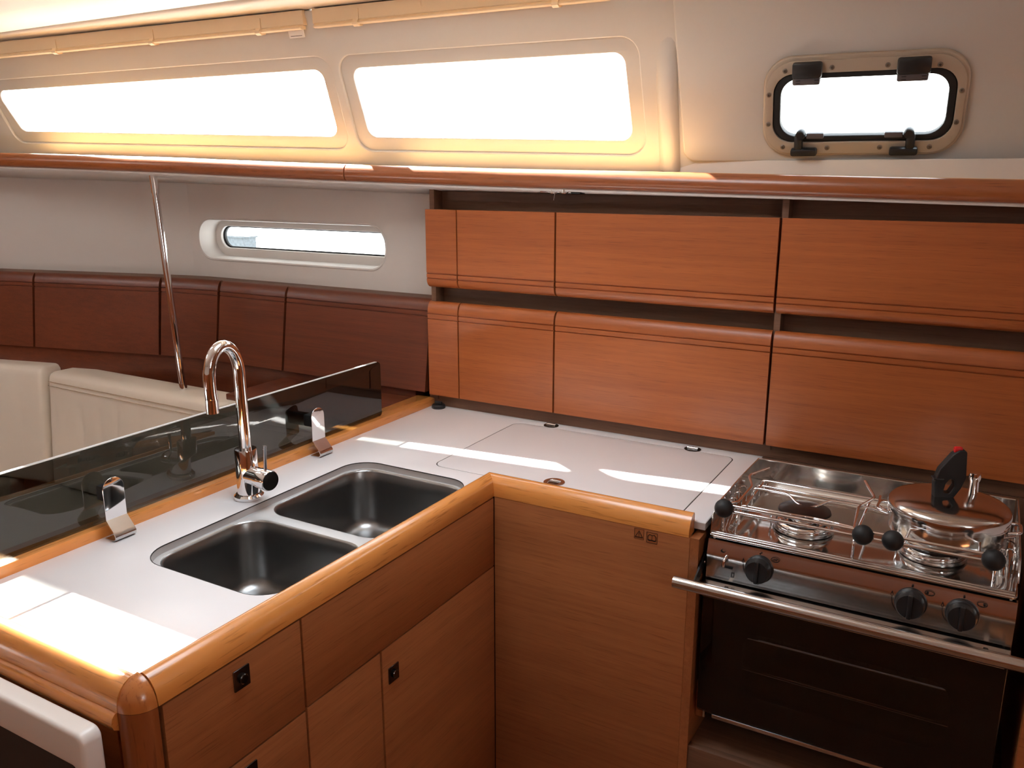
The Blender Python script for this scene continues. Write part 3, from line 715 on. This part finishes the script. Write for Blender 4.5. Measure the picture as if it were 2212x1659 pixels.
obj('side_valve', lathe([(.0001, .004), (.0195, .004), (.0195, .042), (.0185, .0425), (.0185, .0445), (.0210, .0445), (.0210, .072), (.0195, .0745)], 32, axis_m(hc, dirh), caps=False), 'chrome', tp)
obj('valve_face', lathe([(.0195, .0740), (.0190, .0752), (.0001, .0752)], 32, axis_m(hc, dirh), caps=False), 'gun', tp)
lb = hc + dirh * .060 + Vector((0, 0, .016))
obj('lever', tube([lb, lb + Vector((.001, 0, .030)), lb + Vector((.003, 0, .056))], .0036, 12), 'chrome', tp)

# ================================================================ smoked glass guard and its clips
gg = thing('splash_guard', 'low smoked glass screen along the back of the sink worktop', 'screen', (-1.389, 1.17, .94))
plate('glass', rpoly([(.56, .9402), (1.728, .9402), (1.728, 1.0885), (.56, 1.0885)], [.0, .010, .012, 0], 5), [], .008, 'smoke', gg, MYZ(-1.385), bevel=.0006)
obj('edge_highlight', bx(-1.3928, -1.3852, .56, 1.714, 1.0882, 1.0896), 'edge', gg, None)  # pale strip on the polished glass edge, painting in its highlight
def clip(y, label):
    c = thing('glass_clip', label, 'clip', (-1.345, y, ZC), 'chrome clips holding the smoked glass')
    # bent strap in x,z : foot on the worktop, knee up to the glass
    prof = [(-1.358, ZC + .0012), (-1.334, ZC + .0012), (-1.3285, ZC + .0042), (-1.3275, ZC + .009), (-1.330, ZC + .014), (-1.3500, ZC + .0370)]
    b = bmesh.new(); th = .0022; up_ = []
    path = corner_path([(p[0], 0, p[1]) for p in prof], .004, 4)
    L = []; Rr = []
    for i, p in enumerate(path):
        t = (path[min(i + 1, len(path) - 1)] - path[max(i - 1, 0)]).normalized(); n = Vector((-t.z, 0, t.x)); L.append(p + n * th / 2); Rr.append(p - n * th / 2)
    loop = L + Rr[::-1]
    A = [b.verts.new((p.x, y - .0215, p.z)) for p in loop]; B_ = [b.verts.new((p.x, y + .0215, p.z)) for p in loop]
    n = len(loop)
    for k in range(n): b.faces.new((A[k], A[(k + 1) % n], B_[(k + 1) % n], B_[k]))
    for k in range(len(L) - 1):
        b.faces.new((A[k], A[n - 1 - k], A[n - 2 - k], A[k + 1])); b.faces.new((B_[k], B_[k + 1], B_[n - 2 - k], B_[n - 1 - k]))
    obj('foot', b, 'steel', c, 40)
    plate('tab', rpoly([(y - .0215, ZC + .0360), (y + .0215, ZC + .0360), (y + .0215, ZC + .1150), (y - .0215, ZC + .1150)], [0, 0, .021, .021], 8), [], .0022, 'chrome', c, MYZ(-1.3490), bevel=.0006)
    obj('pad', bx(-1.3848, -1.3513, y - .011, y + .011, ZC + .068, ZC + .096, .002), 'rubber', c)
clip(.902, 'chrome clip nearest the end of the worktop, left of the tap')
clip(1.443, 'chrome clip right of the tap, near the far sink bowl')

# black round cap in the far corner
bk = thing('round_cap', 'black round cap standing in the far corner of the worktop', 'cap', (-1.338, 1.925, ZC))
obj('cap_base', lathe([(.0001, 0), (.019, 0), (.0195, .002), (.0195, .008), (.017, .0105), (.0001, .0105)], 32, Matrix.Translation((-1.338, 1.925, ZC)), caps=False), 'black', bk)
obj('cap_grip', bx(-1.350, -1.326, 1.922, 1.929, ZC + .0100, ZC + .0195, .002), 'black', bk)

# ================================================================ sink cabinet below (faces +x)
XP = -.8785
sc = thing('sink_cabinet', 'teak base cabinet under the sink with push-button drawers and door', 'cabinet', (-1.15, 1.05, 0))
obj('carcass', bx(-1.42, XP - .020, .600, 1.94, .06, ZC - .175), 'dark', sc, None)
obj('carcass_end', bx(-1.42, -.93, .586, .60, .03, .868), 'wood_x', sc, None)
obj('carcass_back', bx(-1.432, -1.418, .60, 1.94, .03, .90), 'wood_y', sc, None)
def front(nm, y0, y1, z0, z1, label=None, parent=None):
    o = obj(nm, bx(XP - .018, XP, y0, y1, z0, z1, .0012), 'wood_y', sc, 30)
    if label: o['label'] = label
    return o
def latch(y, z, parent):
    q = plate('latch_plate', rrect(y - .0150, y + .0150, z - .0165, z + .0165, .0015, 3), [], .002, 'gun', parent, MYZ(XP + .002), bevel=.0005)
    obj('push_button', lathe([(.0001, 0), (.0078, 0), (.0078, .004), (.0066, .0052), (.0001, .0052)], 24, axis_m((XP + .002, y, z), (1, 0, 0)), caps=False), 'gun', parent)
d1 = front('drawer', .6195, .8735, .7345, .8945, 'upper drawer front nearest the corner post'); latch(.751, .862, d1)
d2 = front('drawer', .6195, .8735, .56, .7315, 'drawer front under the upper drawer'); latch(.751, .700, d2)
d3 = front('drawer', .6195, .8735, .12, .557)
front('fixed_panel', .8775, 1.4635, .7370, .8945, 'long fixed teak panel in front of the sink bowls')
front('fixed_panel', .8775, 1.0640, .12, .7345)
dr = front('door', 1.0690, 1.4635, .12, .7345, 'cupboard door in the inner corner'); latch(1.0995, .675, dr)
# corner post, quarter round
b = bmesh.new(); loop = [Vector((-.913, .613, 0))] + [Vector((-.913 + .0345 * math.cos(a), .613 + .0345 * math.sin(a), 0)) for a in [-PI / 2 + i / 12 * PI / 2 for i in range(13)]]
b2 = loft([[p + Vector((0, 0, .03)) for p in loop], [p + Vector((0, 0, ZC - .0232)) for p in loop]], b, True, True)
cp = obj('corner_post', b2, 'post', sc, 50); cp['label'] = 'rounded darker corner post'
obj('toe_kick', bx(-.93, -.905, .60, 1.46, .0, .118), 'darkwood_y', sc, None)

# icebox cabinet (right arm, faces -y)
ic = thing('icebox_cabinet', 'plain teak icebox front under the lid, with two small stickers', 'cabinet', (-.66, 1.6, 0))
YP = 1.4645
obj('front_panel', bx(-.8780, -.4445, YP, YP + .018, .10, ZC - .0230, .0012), 'base_x', ic, 30)
obj('side_panel', bx(-.4445, -.4270, YP + .001, 1.95, .0, ZC - .0225), 'wood_y', ic, 30)
obj('toe_kick', bx(-.877, -.45, YP + .025, YP + .04, 0, .10), 'darkwood', ic, None)
FM = MXZ(YP - .0002)
st1 = plate('sticker', rrect(-.5570, -.5365, .8725, .8945, .001, 2), [], .0003, 'decal', ic, FM)
st2 = plate('sticker', rrect(-.5315, -.5085, .8695, .8920, .001, 2), [], .0003, 'decal', ic, FM)
st1['label'] = 'warning triangle sticker'; st2['label'] = 'open book sticker'
FM2 = MXZ(YP - .0006)
def ring_poly(nm, outer, inner, par, th=.0004): return plate(nm, outer, [inner], th, 'print', par, FM2)
ring_poly('outline', [(-.5568, .8727), (-.5367, .8727), (-.5367, .8943), (-.5568, .8943)], [(-.5563, .8732), (-.5372, .8732), (-.5372, .8938), (-.5563, .8938)], st1)
ring_poly('triangle', [(-.5555, .8760), (-.5380, .8760), (-.54675, .8912)], [(-.5533, .8774), (-.5402, .8774), (-.54675, .8888)], st1)
plate('exclamation', [(-.5472, .8800), (-.5463, .8800), (-.5461, .8865), (-.5474, .8865)], [], .0004, 'print', st1, FM2)
plate('dot', circ(-.54675, .8787, .0007, None, 10), [], .0004, 'print', st1, FM2)
ring_poly('outline', [(-.5313, .8697), (-.5087, .8697), (-.5087, .8918), (-.5313, .8918)], [(-.5305, .8705), (-.5095, .8705), (-.5095, .8910), (-.5305, .8910)], st2)
bkp = [(-.5290, .8755), (-.5255, .8735), (-.5200, .8745), (-.5145, .8735), (-.5110, .8755), (-.5110, .8835), (-.5150, .8880), (-.5200, .8865), (-.5250, .8880), (-.5290, .8835)]
bki = [(-.5275, .8770), (-.5245, .8762), (-.5200, .8770), (-.5155, .8762), (-.5125, .8770), (-.5125, .8830), (-.5155, .8866), (-.5200, .8852), (-.5245, .8866), (-.5275, .8830)]
ring_poly('book', bkp, bki, st2)
plate('book_spine', [(-.5204, .8768), (-.5196, .8768), (-.5196, .8855), (-.5204, .8855)], [], .0004, 'print', st2, FM2)

# stove niche
ni = struct('trim_3', (-.16, 1.7, 0), 'teak niche holding the gimballed stove, floor and sill coloured darker for shade')
obj('niche_floor', bx(-.427, .14, 1.480, 1.95, .425, .445, .002), 'darkwood', ni, 30)  # darker wood on floor and sill stands in for the niche's shade
obj('niche_sill', bx(-.4445, .14, 1.468, 1.486, .10, .447, .002), 'darkwood', ni, 30)
obj('niche_side', bx(.125, .143, 1.470, 1.95, .0, .90), 'wood_y', ni, None)
obj('niche_back', bx(-.427, .125, 1.940, 1.947, .445, .92), 'darkwood', ni, None)
obj('stop_block', bx(-.4268, -.4090, 1.505, 1.53, .495, .575, .002), 'wood_y', ni, 30)
obj('aft_front', bx(.126, .85, YP, YP + .018, .0, .898), 'base_x', ni, None)
obj('aft_top', bx(.126, .85, YP, 1.955, .90, .92), 'laminate', ni, None)

# ================================================================ stove
SVX0, SVX1, SYF, SYB = -.4135, .0920, 1.494, 1.850
ZH = .894
sv = thing('gas_stove', 'stainless two-burner gas stove with oven, in the teak niche', 'stove', ((SVX0 + SVX1) / 2, 1.67, .46))
# hob tray: flange + dished well
fl_o = rrect(SVX0 - .003, SVX1 + .003, SYF, SYB, .010, 4); wl = rrect(SVX0 + .020, SVX1 - .020, SYF + .028, SYB - .012, .028, 8)
plate('hob', fl_o, [wl], .004, 'mirror', sv, MXY(ZH + .006), bevel=.0012)
def wring(i, z, r): return [Vector((p[0], p[1], z)) for p in rrect(SVX0 + .020 + i, SVX1 - .020 - i, SYF + .028 + i, SYB - .012 - i, r, 8)]
obj('well', loft([wring(-.002, ZH + .0058, .03), wring(.001, ZH + .0045, .028), wring(.004, ZH - .004, .026), wring(.010, ZH - .009, .02), wring(.03, ZH - .010, .014)], None, False, True), 'mirror', sv, 60)
for dy, dz, r in ((.006, .0065, .0036), (.017, .0060, .0028)):
    obj('front_lip', tube([(SVX0, SYF + dy, ZH + dz), (SVX1, SYF + dy, ZH + dz)], r, 12), 'steel', sv)
# guards
plate('back_guard', [(SVX0, ZH), (SVX1 - .004, ZH), (SVX1 - .004, .9465), (SVX0, .9465)], [], .0015, 'mirror', sv, MXZ(SYB - .001))
obj('guard_edge', tube([(SVX0, SYB, .9465), (SVX1 - .004, SYB, .9465)], .0018, 8), 'steel', sv)
sidep = rpoly([(SYF + .002, ZH + .002), (SYB, ZH + .002), (SYB, .9465), (1.70, .9520), (1.535, .9510), (SYF + .006, .936)], [.006, 0, 0, .02, .03, .02], 5)
for gx in (SVX0, SVX1):
    g = plate('side_guard', sidep, [], .0015, 'mirror', sv, MYZ(gx))
    obj('guard_edge', tube([(gx, p[0], p[1]) for p in sidep[7:]], .0016, 8), 'steel', g)
    sgn = 1 if gx < -.2 else -1
    for q in (1.60, 1.638, 1.676):
        obj('wire_loop', tube(corner_path([(gx + .004 * sgn, q, ZH + .010), (gx + .004 * sgn, q, .938), (gx + .016 * sgn, q + .012, .938), (gx + .016 * sgn, q + .012, ZH + .010)], .01, 4), .0016, 8), 'chrome', g)
# burners
def burner(cx, cy, label):
    m0 = Matrix.Translation((cx, cy, ZH - .010))
    o = obj('burner', lathe([(.0001, 0), (.050, 0), (.0545, .004), (.056, .010), (.0535, .017), (.047, .021), (.040, .020), (.034, .012), (.030, .012), (.028, .026), (.0001, .026)], 40, m0, caps=False), 'chrome', sv)
    o['label'] = label
    obj('burner_skirt', lathe([(.052, .0), (.0565, .001), (.0585, .004), (.0570, .007), (.052, .007)], 40, m0, caps=False), 'steel', o)
    obj('burner_head', lathe([(.0001, .026), (.031, .026), (.040, .030), (.041, .034), (.0001, .034)], 40, m0, caps=False), 'steel', o)
    obj('burner_cap', lathe([(.0001, .034), (.047, .035), (.0505, .038), (.049, .0415), (.030, .0445), (.0001, .0450)], 40, m0, caps=False), 'cap', o)
    obj('spark_pin', tube([(cx - .060, cy - .012, ZH - .01), (cx - .062, cy - .012, ZH + .010), (cx - .056, cy - .012, ZH + .016)], .0018, 8), 'chrome', o)
burner(-.272, 1.648, 'left burner with dark cap'); burner(-.040, 1.645, 'right burner under the pot')
# pan support rods
def rod(name, pts, r=.0026, rad=.012, parent=None, mat='chrome'):
    return obj(name, tube(corner_path(pts, rad, 4), r, 10), mat, parent or sv)
PS = .930
rod('pan_support', [(-.386, 1.760, ZH), (-.386, 1.760, PS), (-.150, 1.760, PS), (.070, 1.760, PS), (.070, 1.760, ZH)])
rod('pan_support', [(-.390, 1.735, ZH), (-.390, 1.735, PS - .004), (-.150, 1.735, PS - .004), (.074, 1.735, PS - .004), (.074, 1.735, ZH)])
rod('pan_support', [(-.384, 1.683, ZH), (-.384, 1.683, PS + .008), (-.312, 1.683, PS + .008), (-.288, 1.662, PS - .004), (-.258, 1.662, PS - .004), (-.232, 1.688, PS + .008), (-.168, 1.688, PS + .008), (-.090, 1.688, PS - .002), (-.060, 1.67, PS - .002), (.068, 1.683, PS - .002), (.068, 1.683, ZH)])
rod('pan_support', [(-.384, 1.585, ZH), (-.384, 1.585, PS + .004), (-.290, 1.585, PS + .004), (-.262, 1.608, PS - .004), (-.236, 1.608, PS - .004), (-.206, 1.585, PS + .004), (-.120, 1.585, PS - .002), (.068, 1.585, PS - .002), (.068, 1.585, ZH)])
rod('pan_support', [(-.378, 1.760, PS - .003), (-.378, 1.54, PS - .003), (-.378, 1.54, ZH)])
rod('pan_support', [(-.165, 1.760, PS - .003), (-.165, 1.54, PS - .003), (-.165, 1.54, ZH)])
for q in (1.57, 1.60, 1.63, 1.72):
    rod('pan_support', [(.040, q, PS - .004), (.078, q, PS - .004), (.078, q, ZH)], .0022)
# front fiddle: two bars between the knobs
fy = 1.512
obj('fiddle_bar', tube([(-.396, fy, .9585), (.060, fy, .9585)], .0030, 12), 'chrome', sv)
obj('fiddle_bar', tube([(-.396, fy - .002, .9480), (.060, fy - .002, .9480)], .0030, 12), 'chrome', sv)
for q in (-.398, .058):
    obj('fiddle_post', tube(corner_path([(q, fy + .004, .958), (q, fy + .006, .93), (q, fy + .012, ZH + .004)], .01), .0032, 10), 'chrome', sv)
# pot clamps with ball knobs
def clampset(nm, kx, pts, label):
    o = obj(nm, tube(corner_path(pts, .008, 4), .0026, 10), 'chrome', sv); o['label'] = label
    obj('ball_knob', lathe([(.0001, -.0178)] + [(.0178 * math.cos(a), .0178 * math.sin(a)) for a in [-1.4 + 2.8 * i / 14 for i in range(15)]] + [(.0001, .0178)], 24, Matrix.Translation((kx, 1.502, .955)), caps=False), 'rubber', o)
    obj('knob_stem', tube([(kx, 1.504, .955), (kx, 1.520, .955)], .005, 10), 'chrome', o)
clampset('pot_clamp', -.3935, [(-.3935, 1.512, .9585), (-.377, 1.540, .958), (-.377, 1.646, .955), (-.392, 1.676, .966), (-.362, 1.722, .973)], 'pot clamp on the far left')
clampset('pot_clamp', -.1475, [(-.148, 1.512, .9585), (-.164, 1.514, .958), (-.170, 1.609, .965), (-.147, 1.646, .975), (-.173, 1.697, .987)], 'pot clamp left of the pot')
clampset('pot_clamp', -.0990, [(-.099, 1.512, .9585), (-.080, 1.514, .957), (-.076, 1.570, .960), (-.139, 1.640, .962), (-.1415, 1.684, .966)], 'pot clamp against the left side of the pot')
clampset('pot_clamp', .0535, [(.0535, 1.512, .9585), (.032, 1.512, .957), (.032, 1.565, .957), (.0845, 1.625, .955), (.0865, 1.69, .955)], 'pot clamp against the right side of the pot')
# control panel
CPZ0, CPZ1 = .8150, .8865
cprof = [(0.0, CPZ1 + .006), (.001, CPZ1), (.0062, CPZ1 - .018), (.0072, CPZ1 - .026), (.0056, CPZ1 - .034), (.0050, CPZ0), (-.010, CPZ0), (-.010, CPZ1 + .006)]
obj('control_panel', sweep(cprof, [(SVX0 - .003, SYF - .001, 0), (SVX1 + .004, SYF - .001, 0)]), 'steel', sv, 45)
yk = SYF - .001 - .0062
def knob(kx, kz, label, sym):
    m0 = axis_m((kx, yk, kz), (0, -1, .05))
    o = obj('knob', lathe([(.0001, 0), (.0255, 0), (.0262, .003), (.0250, .0070), (.0235, .0080), (.0228, .018), (.0205, .0225), (.0001, .0240)], 36, m0, caps=False), 'black', sv); o['label'] = label
    g = bx(-.0040, .0040, -.0215, .0215, .006, .0265, .0022); g.transform(axis_m((kx, yk, kz), (0, -1, .05))); obj('grip', g, 'black', o)
    PM = frame_m((kx, yk + .0012 - .0022, kz), (1, 0, 0), (0, 0, 1))
    plate('mark', circ(0, .0305, .0017, None, 12), [], .0006, 'print', o, PM)
    plate('mark', circ(.0270, .0240, .0078, .0048, 24), [circ(.0270, .0240, .0068, .0039, 24)], .0006, 'print', o, PM)
    if sym: plate('mark', circ(.0270 + sym * .0032, .0240, .0019, None, 12), [], .0006, 'print', o, PM)
    else: plate('mark', rrect(.0228, .0312, .0232, .0246, .0003, 2), [], .0006, 'print', o, PM)
    arc = [(.0295 * math.cos(a), .0295 * math.sin(a)) for a in [math.radians(172 + i * 5) for i in range(12)]]
    wdt = [.0012 - .0008 * i / 11 for i in range(12)]
    out = [(x * (1 + w / .0295), y * (1 + w / .0295)) for (x, y), w in zip(arc, wdt)] + [(x, y) for x, y in arc[::-1]]
    plate('mark', out, [], .0006, 'print', o, PM)
    plate('mark', [(-.0318, .0052), (-.0288, .0052), (-.0279, .0085), (-.0303, .0150), (-.0326, .0085)], [[(-.0312, .0062), (-.0294, .0062), (-.0290, .0085), (-.0303, .0115), (-.0315, .0085)]], .0006, 'print', o, PM)
    plate('mark', [(-.0006, -.0330), (.0006, -.0330), (.0004, -.0262), (-.0004, -.0262)], [], .0006, 'print', o, PM)
knob(-.3165, .8555, 'oven knob on the left of the control panel', 0)
knob(-.0590, .8555, 'middle burner knob', -1)
knob(.0195, .8555, 'right burner knob', 1)
ig = obj('igniter_lever', tube(corner_path([(-.378, yk + .002, .866), (-.380, yk - .010, .862), (-.381, yk - .011, .849)], .005), .0034, 10), 'chrome', sv)
obj('lever_slot', bx(-.3835, -.3655, yk - .0012, yk + .003, .8420, .8465, .0008), 'rubber', ig)
PMg = frame_m((-.378, yk - .0010, 0), (1, 0, 0), (0, 0, 1))
plate('mark', rrect(.0100, .0155, .8255, .8345, .0004, 2), [rrect(.0110, .0145, .8265, .8335, .0002, 2)], .0006, 'print', ig, PMg)
plate('mark', circ(-.008, .8755, .0042, .0034, 16), [circ(-.0075, .8762, .0034, .0026, 16)], .0006, 'print', ig, PMg)
# oven body, cavity, door
obj('oven_side', bx(SVX0 + .004, SVX0 + .008, SYF + .006, SYB, .500, ZH), 'steel', sv, None)
obj('oven_side', bx(SVX1 - .008, SVX1 - .004, SYF + .006, SYB, .500, ZH), 'steel', sv, None)
obj('oven_back', bx(SVX0 + .008, SVX1 - .008, SYB - .012, SYB - .004, .500, ZH - .02), 'steel', sv, None)
obj('oven_floor', bx(SVX0 + .008, SVX1 - .008, SYF + .03, SYB - .012, .515, .525), 'enamel', sv, None)
obj('oven_roof', bx(SVX0 + .008, SVX1 - .008, SYF + .03, SYB - .012, .795, .803), 'enamel', sv, None)
rk = obj('oven_rack', tube([(SVX0 + .03, SYF + .07, .665), (SVX1 - .03, SYF + .07, .665), (SVX1 - .03, SYB - .05, .665), (SVX0 + .03, SYB - .05, .665)], .003, 8, closed=True), 'chrome', sv)
for i in range(16):
    x = SVX0 + .055 + i * .0263; obj('rack_wire', tube([(x, SYF + .07, .667), (x, SYB - .05, .667)], .0016, 6), 'chrome', rk)
obj('oven_tray', bx(SVX0 + .03, SVX1 - .03, SYF + .06, SYB - .06, .595, .603, .003), 'steel', sv)
DY = SYF - .012
door = plate('oven_door', rrect(SVX0 - .004, SVX1 + .004, .5275, .8065, .006, 4), [rrect(-.338, .022, .588, .722, .040, 8)], .022, 'enamel', sv, MXZ(DY), bevel=.002); door['label'] = 'black glass oven door'
plate('door_glass', rrect(SVX0 - .003, SVX1 + .003, .5290, .8055, .006, 4), [], .004, 'ovenglass', door, MXZ(DY - .005), bevel=.0006)
obj('door_bottom_strip', bx(SVX0 + .028, SVX1 - .028, DY - .004, DY + .016, .5195, .5275, .001), 'steel', door)
obj('door_top_strip', sweep([(0, .8065), (.008, .8065), (.009, .8085), (.0, .8110), (-.016, .8110), (-.016, .8065)], [(SVX0 - .004, DY - .002, 0), (SVX1 + .004, DY - .002, 0)]), 'steel', door, 40)
obj('door_vents', bx(SVX0 + .03, SVX1 - .03, DY - .010, DY - .006, .7880, .8040), 'steel', door, None)
hb = obj('handle_bar', tube([(-.4600, 1.4265, .8200), (.150, 1.4265, .8200)], .0115, 20), 'steel', door); hb['label'] = 'long steel oven handle bar'
for q in (-.4570, .147):
    g = plate('handle_bracket', [(1.4265, .8115), (1.4265, .8285), (1.520, .8740), (1.535, .8740), (1.535, .858), (1.445, .8115)], [], .003, 'enamel', hb, MYZ(q if q > 0 else -.4205))
    for w in (1.49, 1.515):
        obj('rivet', lathe([(.0001, .002), (.003, .001), (.0035, 0)], 12, axis_m(((q if q > 0 else -.4205), w, .8135 + (w - 1.4265) * .47), (1, 0, 0)), caps=False), 'chrome', g)
for q in (-.372, .060):
    obj('handle_standoff', bx(q - .004, q + .004, 1.432, DY, .8060, .8100, .001), 'steel', hb)
for i in range(4):
    obj('handle_fin', bx(SVX0 + .006, SVX1 - .004, 1.4380 + i * .009, 1.4405 + i * .009, .7995 - i * .002, .8095, .0005), 'steel', door, 30)
# gimbal pivots
for q, s in ((SVX0 + .004, -1), (SVX1 - .004, 1)):
    obj('gimbal_pin', tube([(q, 1.68, .84), (q + s * .014, 1.68, .84)], .008, 14), 'steel', sv)

# ================================================================ pressure cooker
pc = thing('pressure_cooker', 'steel pressure cooker with a black clamp handle on the right burner', 'pot', (-.0235, 1.64, .931))
PM0 = Matrix.Translation((-.0235, 1.640, 0))
obj('pot_body', lathe([(.0001, .9310), (.086, .9310), (.094, .9335), (.0975, .940), (.0985, .955), (.0985, .9665), (.0993, .9668), (.0993, .9685), (.0985, .9688), (.0985, .980), (.0001, .981)], 56, PM0, caps=False), 'potsteel', pc)
obj('lid', lathe([(.0985, .9735), (.1010, .9745), (.1015, .9840), (.0998, .9900), (.094, .9945), (.074, 1.0005), (.040, 1.0045), (.0001, 1.0055)], 56, PM0, caps=False), 'potsteel', pc)
for s_ in (-1, 1):
    hd = tube(corner_path([(-.0235 + s_ * .096, 1.615, .962), (-.0235 + s_ * .116, 1.618, .965), (-.0235 + s_ * .116, 1.662, .965), (-.0235 + s_ * .096, 1.665, .962)], .012, 4), .003, 10)
    obj('loop_handle', hd, 'chrome', pc)
q_ = lambda L: [(x * .976, 1.57 - (1.57 - z) * .976) for x, z in L]
hp = rpoly(q_([(-.054, .9865), (-.0565, 1.018), (-.050, 1.044), (-.030, 1.074), (-.020, 1.082), (-.0075, 1.082), (-.0035, 1.030), (-.010, 1.010), (-.0280, .9780), (-.044, .9720)]), [.005, .006, .008, .008, .005, .005, .006, .006, .005, .005], 4)
hh = rpoly(q_([(-.040, 1.000), (-.0370, 1.018), (-.0265, 1.032), (-.0215, 1.014), (-.029, .9985)]), .004, 4)
HM = Matrix.Translation((-.0235, 1.640, 0)) @ Matrix.Rotation(math.radians(20), 4, 'Z') @ Matrix.Translation((.0235, -1.640, 0)) @ MXZ(1.630)
ch = plate('clamp_handle', hp, [hh], .018, 'rubber', pc, HM, bevel=.0018, seg=3)
obj('clamp_joint', boxm(HM, -.0570, -.0400, 1.0370, 1.0400, -.0185, .0008, .0008), 'black', ch)
obj('button', boxm(HM, -.0275, -.0130, 1.0875, 1.0985, -.014, -.004, .003), 'red', ch)
obj('clamp_base', lathe([(.0001, 1.002), (.020, 1.002), (.018, 1.008), (.0001, 1.010)], 24, Matrix.Translation((-.034, 1.634, -.006)), caps=False), 'steel', pc)
obj('valve', lathe([(.0001, .998), (.0085, .998), (.0078, 1.020), (.0095, 1.024), (.0105, 1.032), (.0095, 1.037), (.0001, 1.037)], 24, Matrix.Translation((.012, 1.680, .006)), caps=False), 'chrome', pc)

# ================================================================ white framed board at the near end
wbz = .893
wbx = thing('white_frame', 'white rounded frame around a dark panel standing at the near worktop end', 'frame', (-1.15, .53, .3))
plate('surround', rpoly([(-1.62, .30), (-.914, .30), (-.914, wbz), (-1.62, wbz)], [.02, .02, .016, .02], 6), [rpoly([(-1.585, .335), (-.933, .335), (-.933, wbz - .052), (-1.585, wbz - .052)], .008, 4)], .030, 'white', wbx, MXZ(.527), bevel=.006, seg=3)
obj('inset_panel', bx(-1.60, -.924, .540, .552, .32, wbz - .03), 'dark', wbx, None)

# ================================================================ pale table added out of view to bounce sun onto the ceiling
stb = thing('bounce_table', 'added pale table, unseen, bouncing sun up to the ceiling', 'table', (-2.55, .15, 0))
obj('table_top', bx(-3.0, -2.05, -.25, .50, .72, .75, .008), 'laminate', stb)
obj('table_leg', lathe([(.12, 0), (.12, .015), (.04, .03), (.04, .72)], 24, Matrix.Translation((-2.55, .12, 0))), 'steel', stb)

# ================================================================ canvas roll added out of view to keep sun off the hinged hatch
aw = thing('sun_blocker', 'added navy canvas roll, unseen, blocking sun from the hinged hatch', 'blocker', (-.73, 2.17, 1.2))
obj('roll', tube([(-1.10, 2.17, 2.17), (-1.09, 2.17, 2.17), (-.38, 2.17, 2.17), (-.37, 2.17, 2.17)], [.10, .128, .130, .10], 28), 'canvas', aw)
for q in (-.95, -.52): obj('strap', tube([(q - .02, 2.17, 2.17), (q + .02, 2.17, 2.17)], .133, 28), 'rubber', aw)
for q in (-.80, -.62): obj('stanchion', tube([(q, 2.17, 1.2), (q, 2.17, 2.10)], .012, 12), 'chrome', aw)

# ================================================================ low shed on the far quay, seen through the oblong port
qs = thing('quay_shed', 'grey shed on the far quay seen through the oblong port', 'building', (-19.0, 16.5, -1.2))
obj('shed_wall', bx(-18.35, -17.0, 16.0, 16.25, -1.2, -.06), 'shed', qs, None)
obj('shed_roof', bx(-18.45, -16.98, 15.95, 16.3, -.06, -.02), 'shed', qs, None)
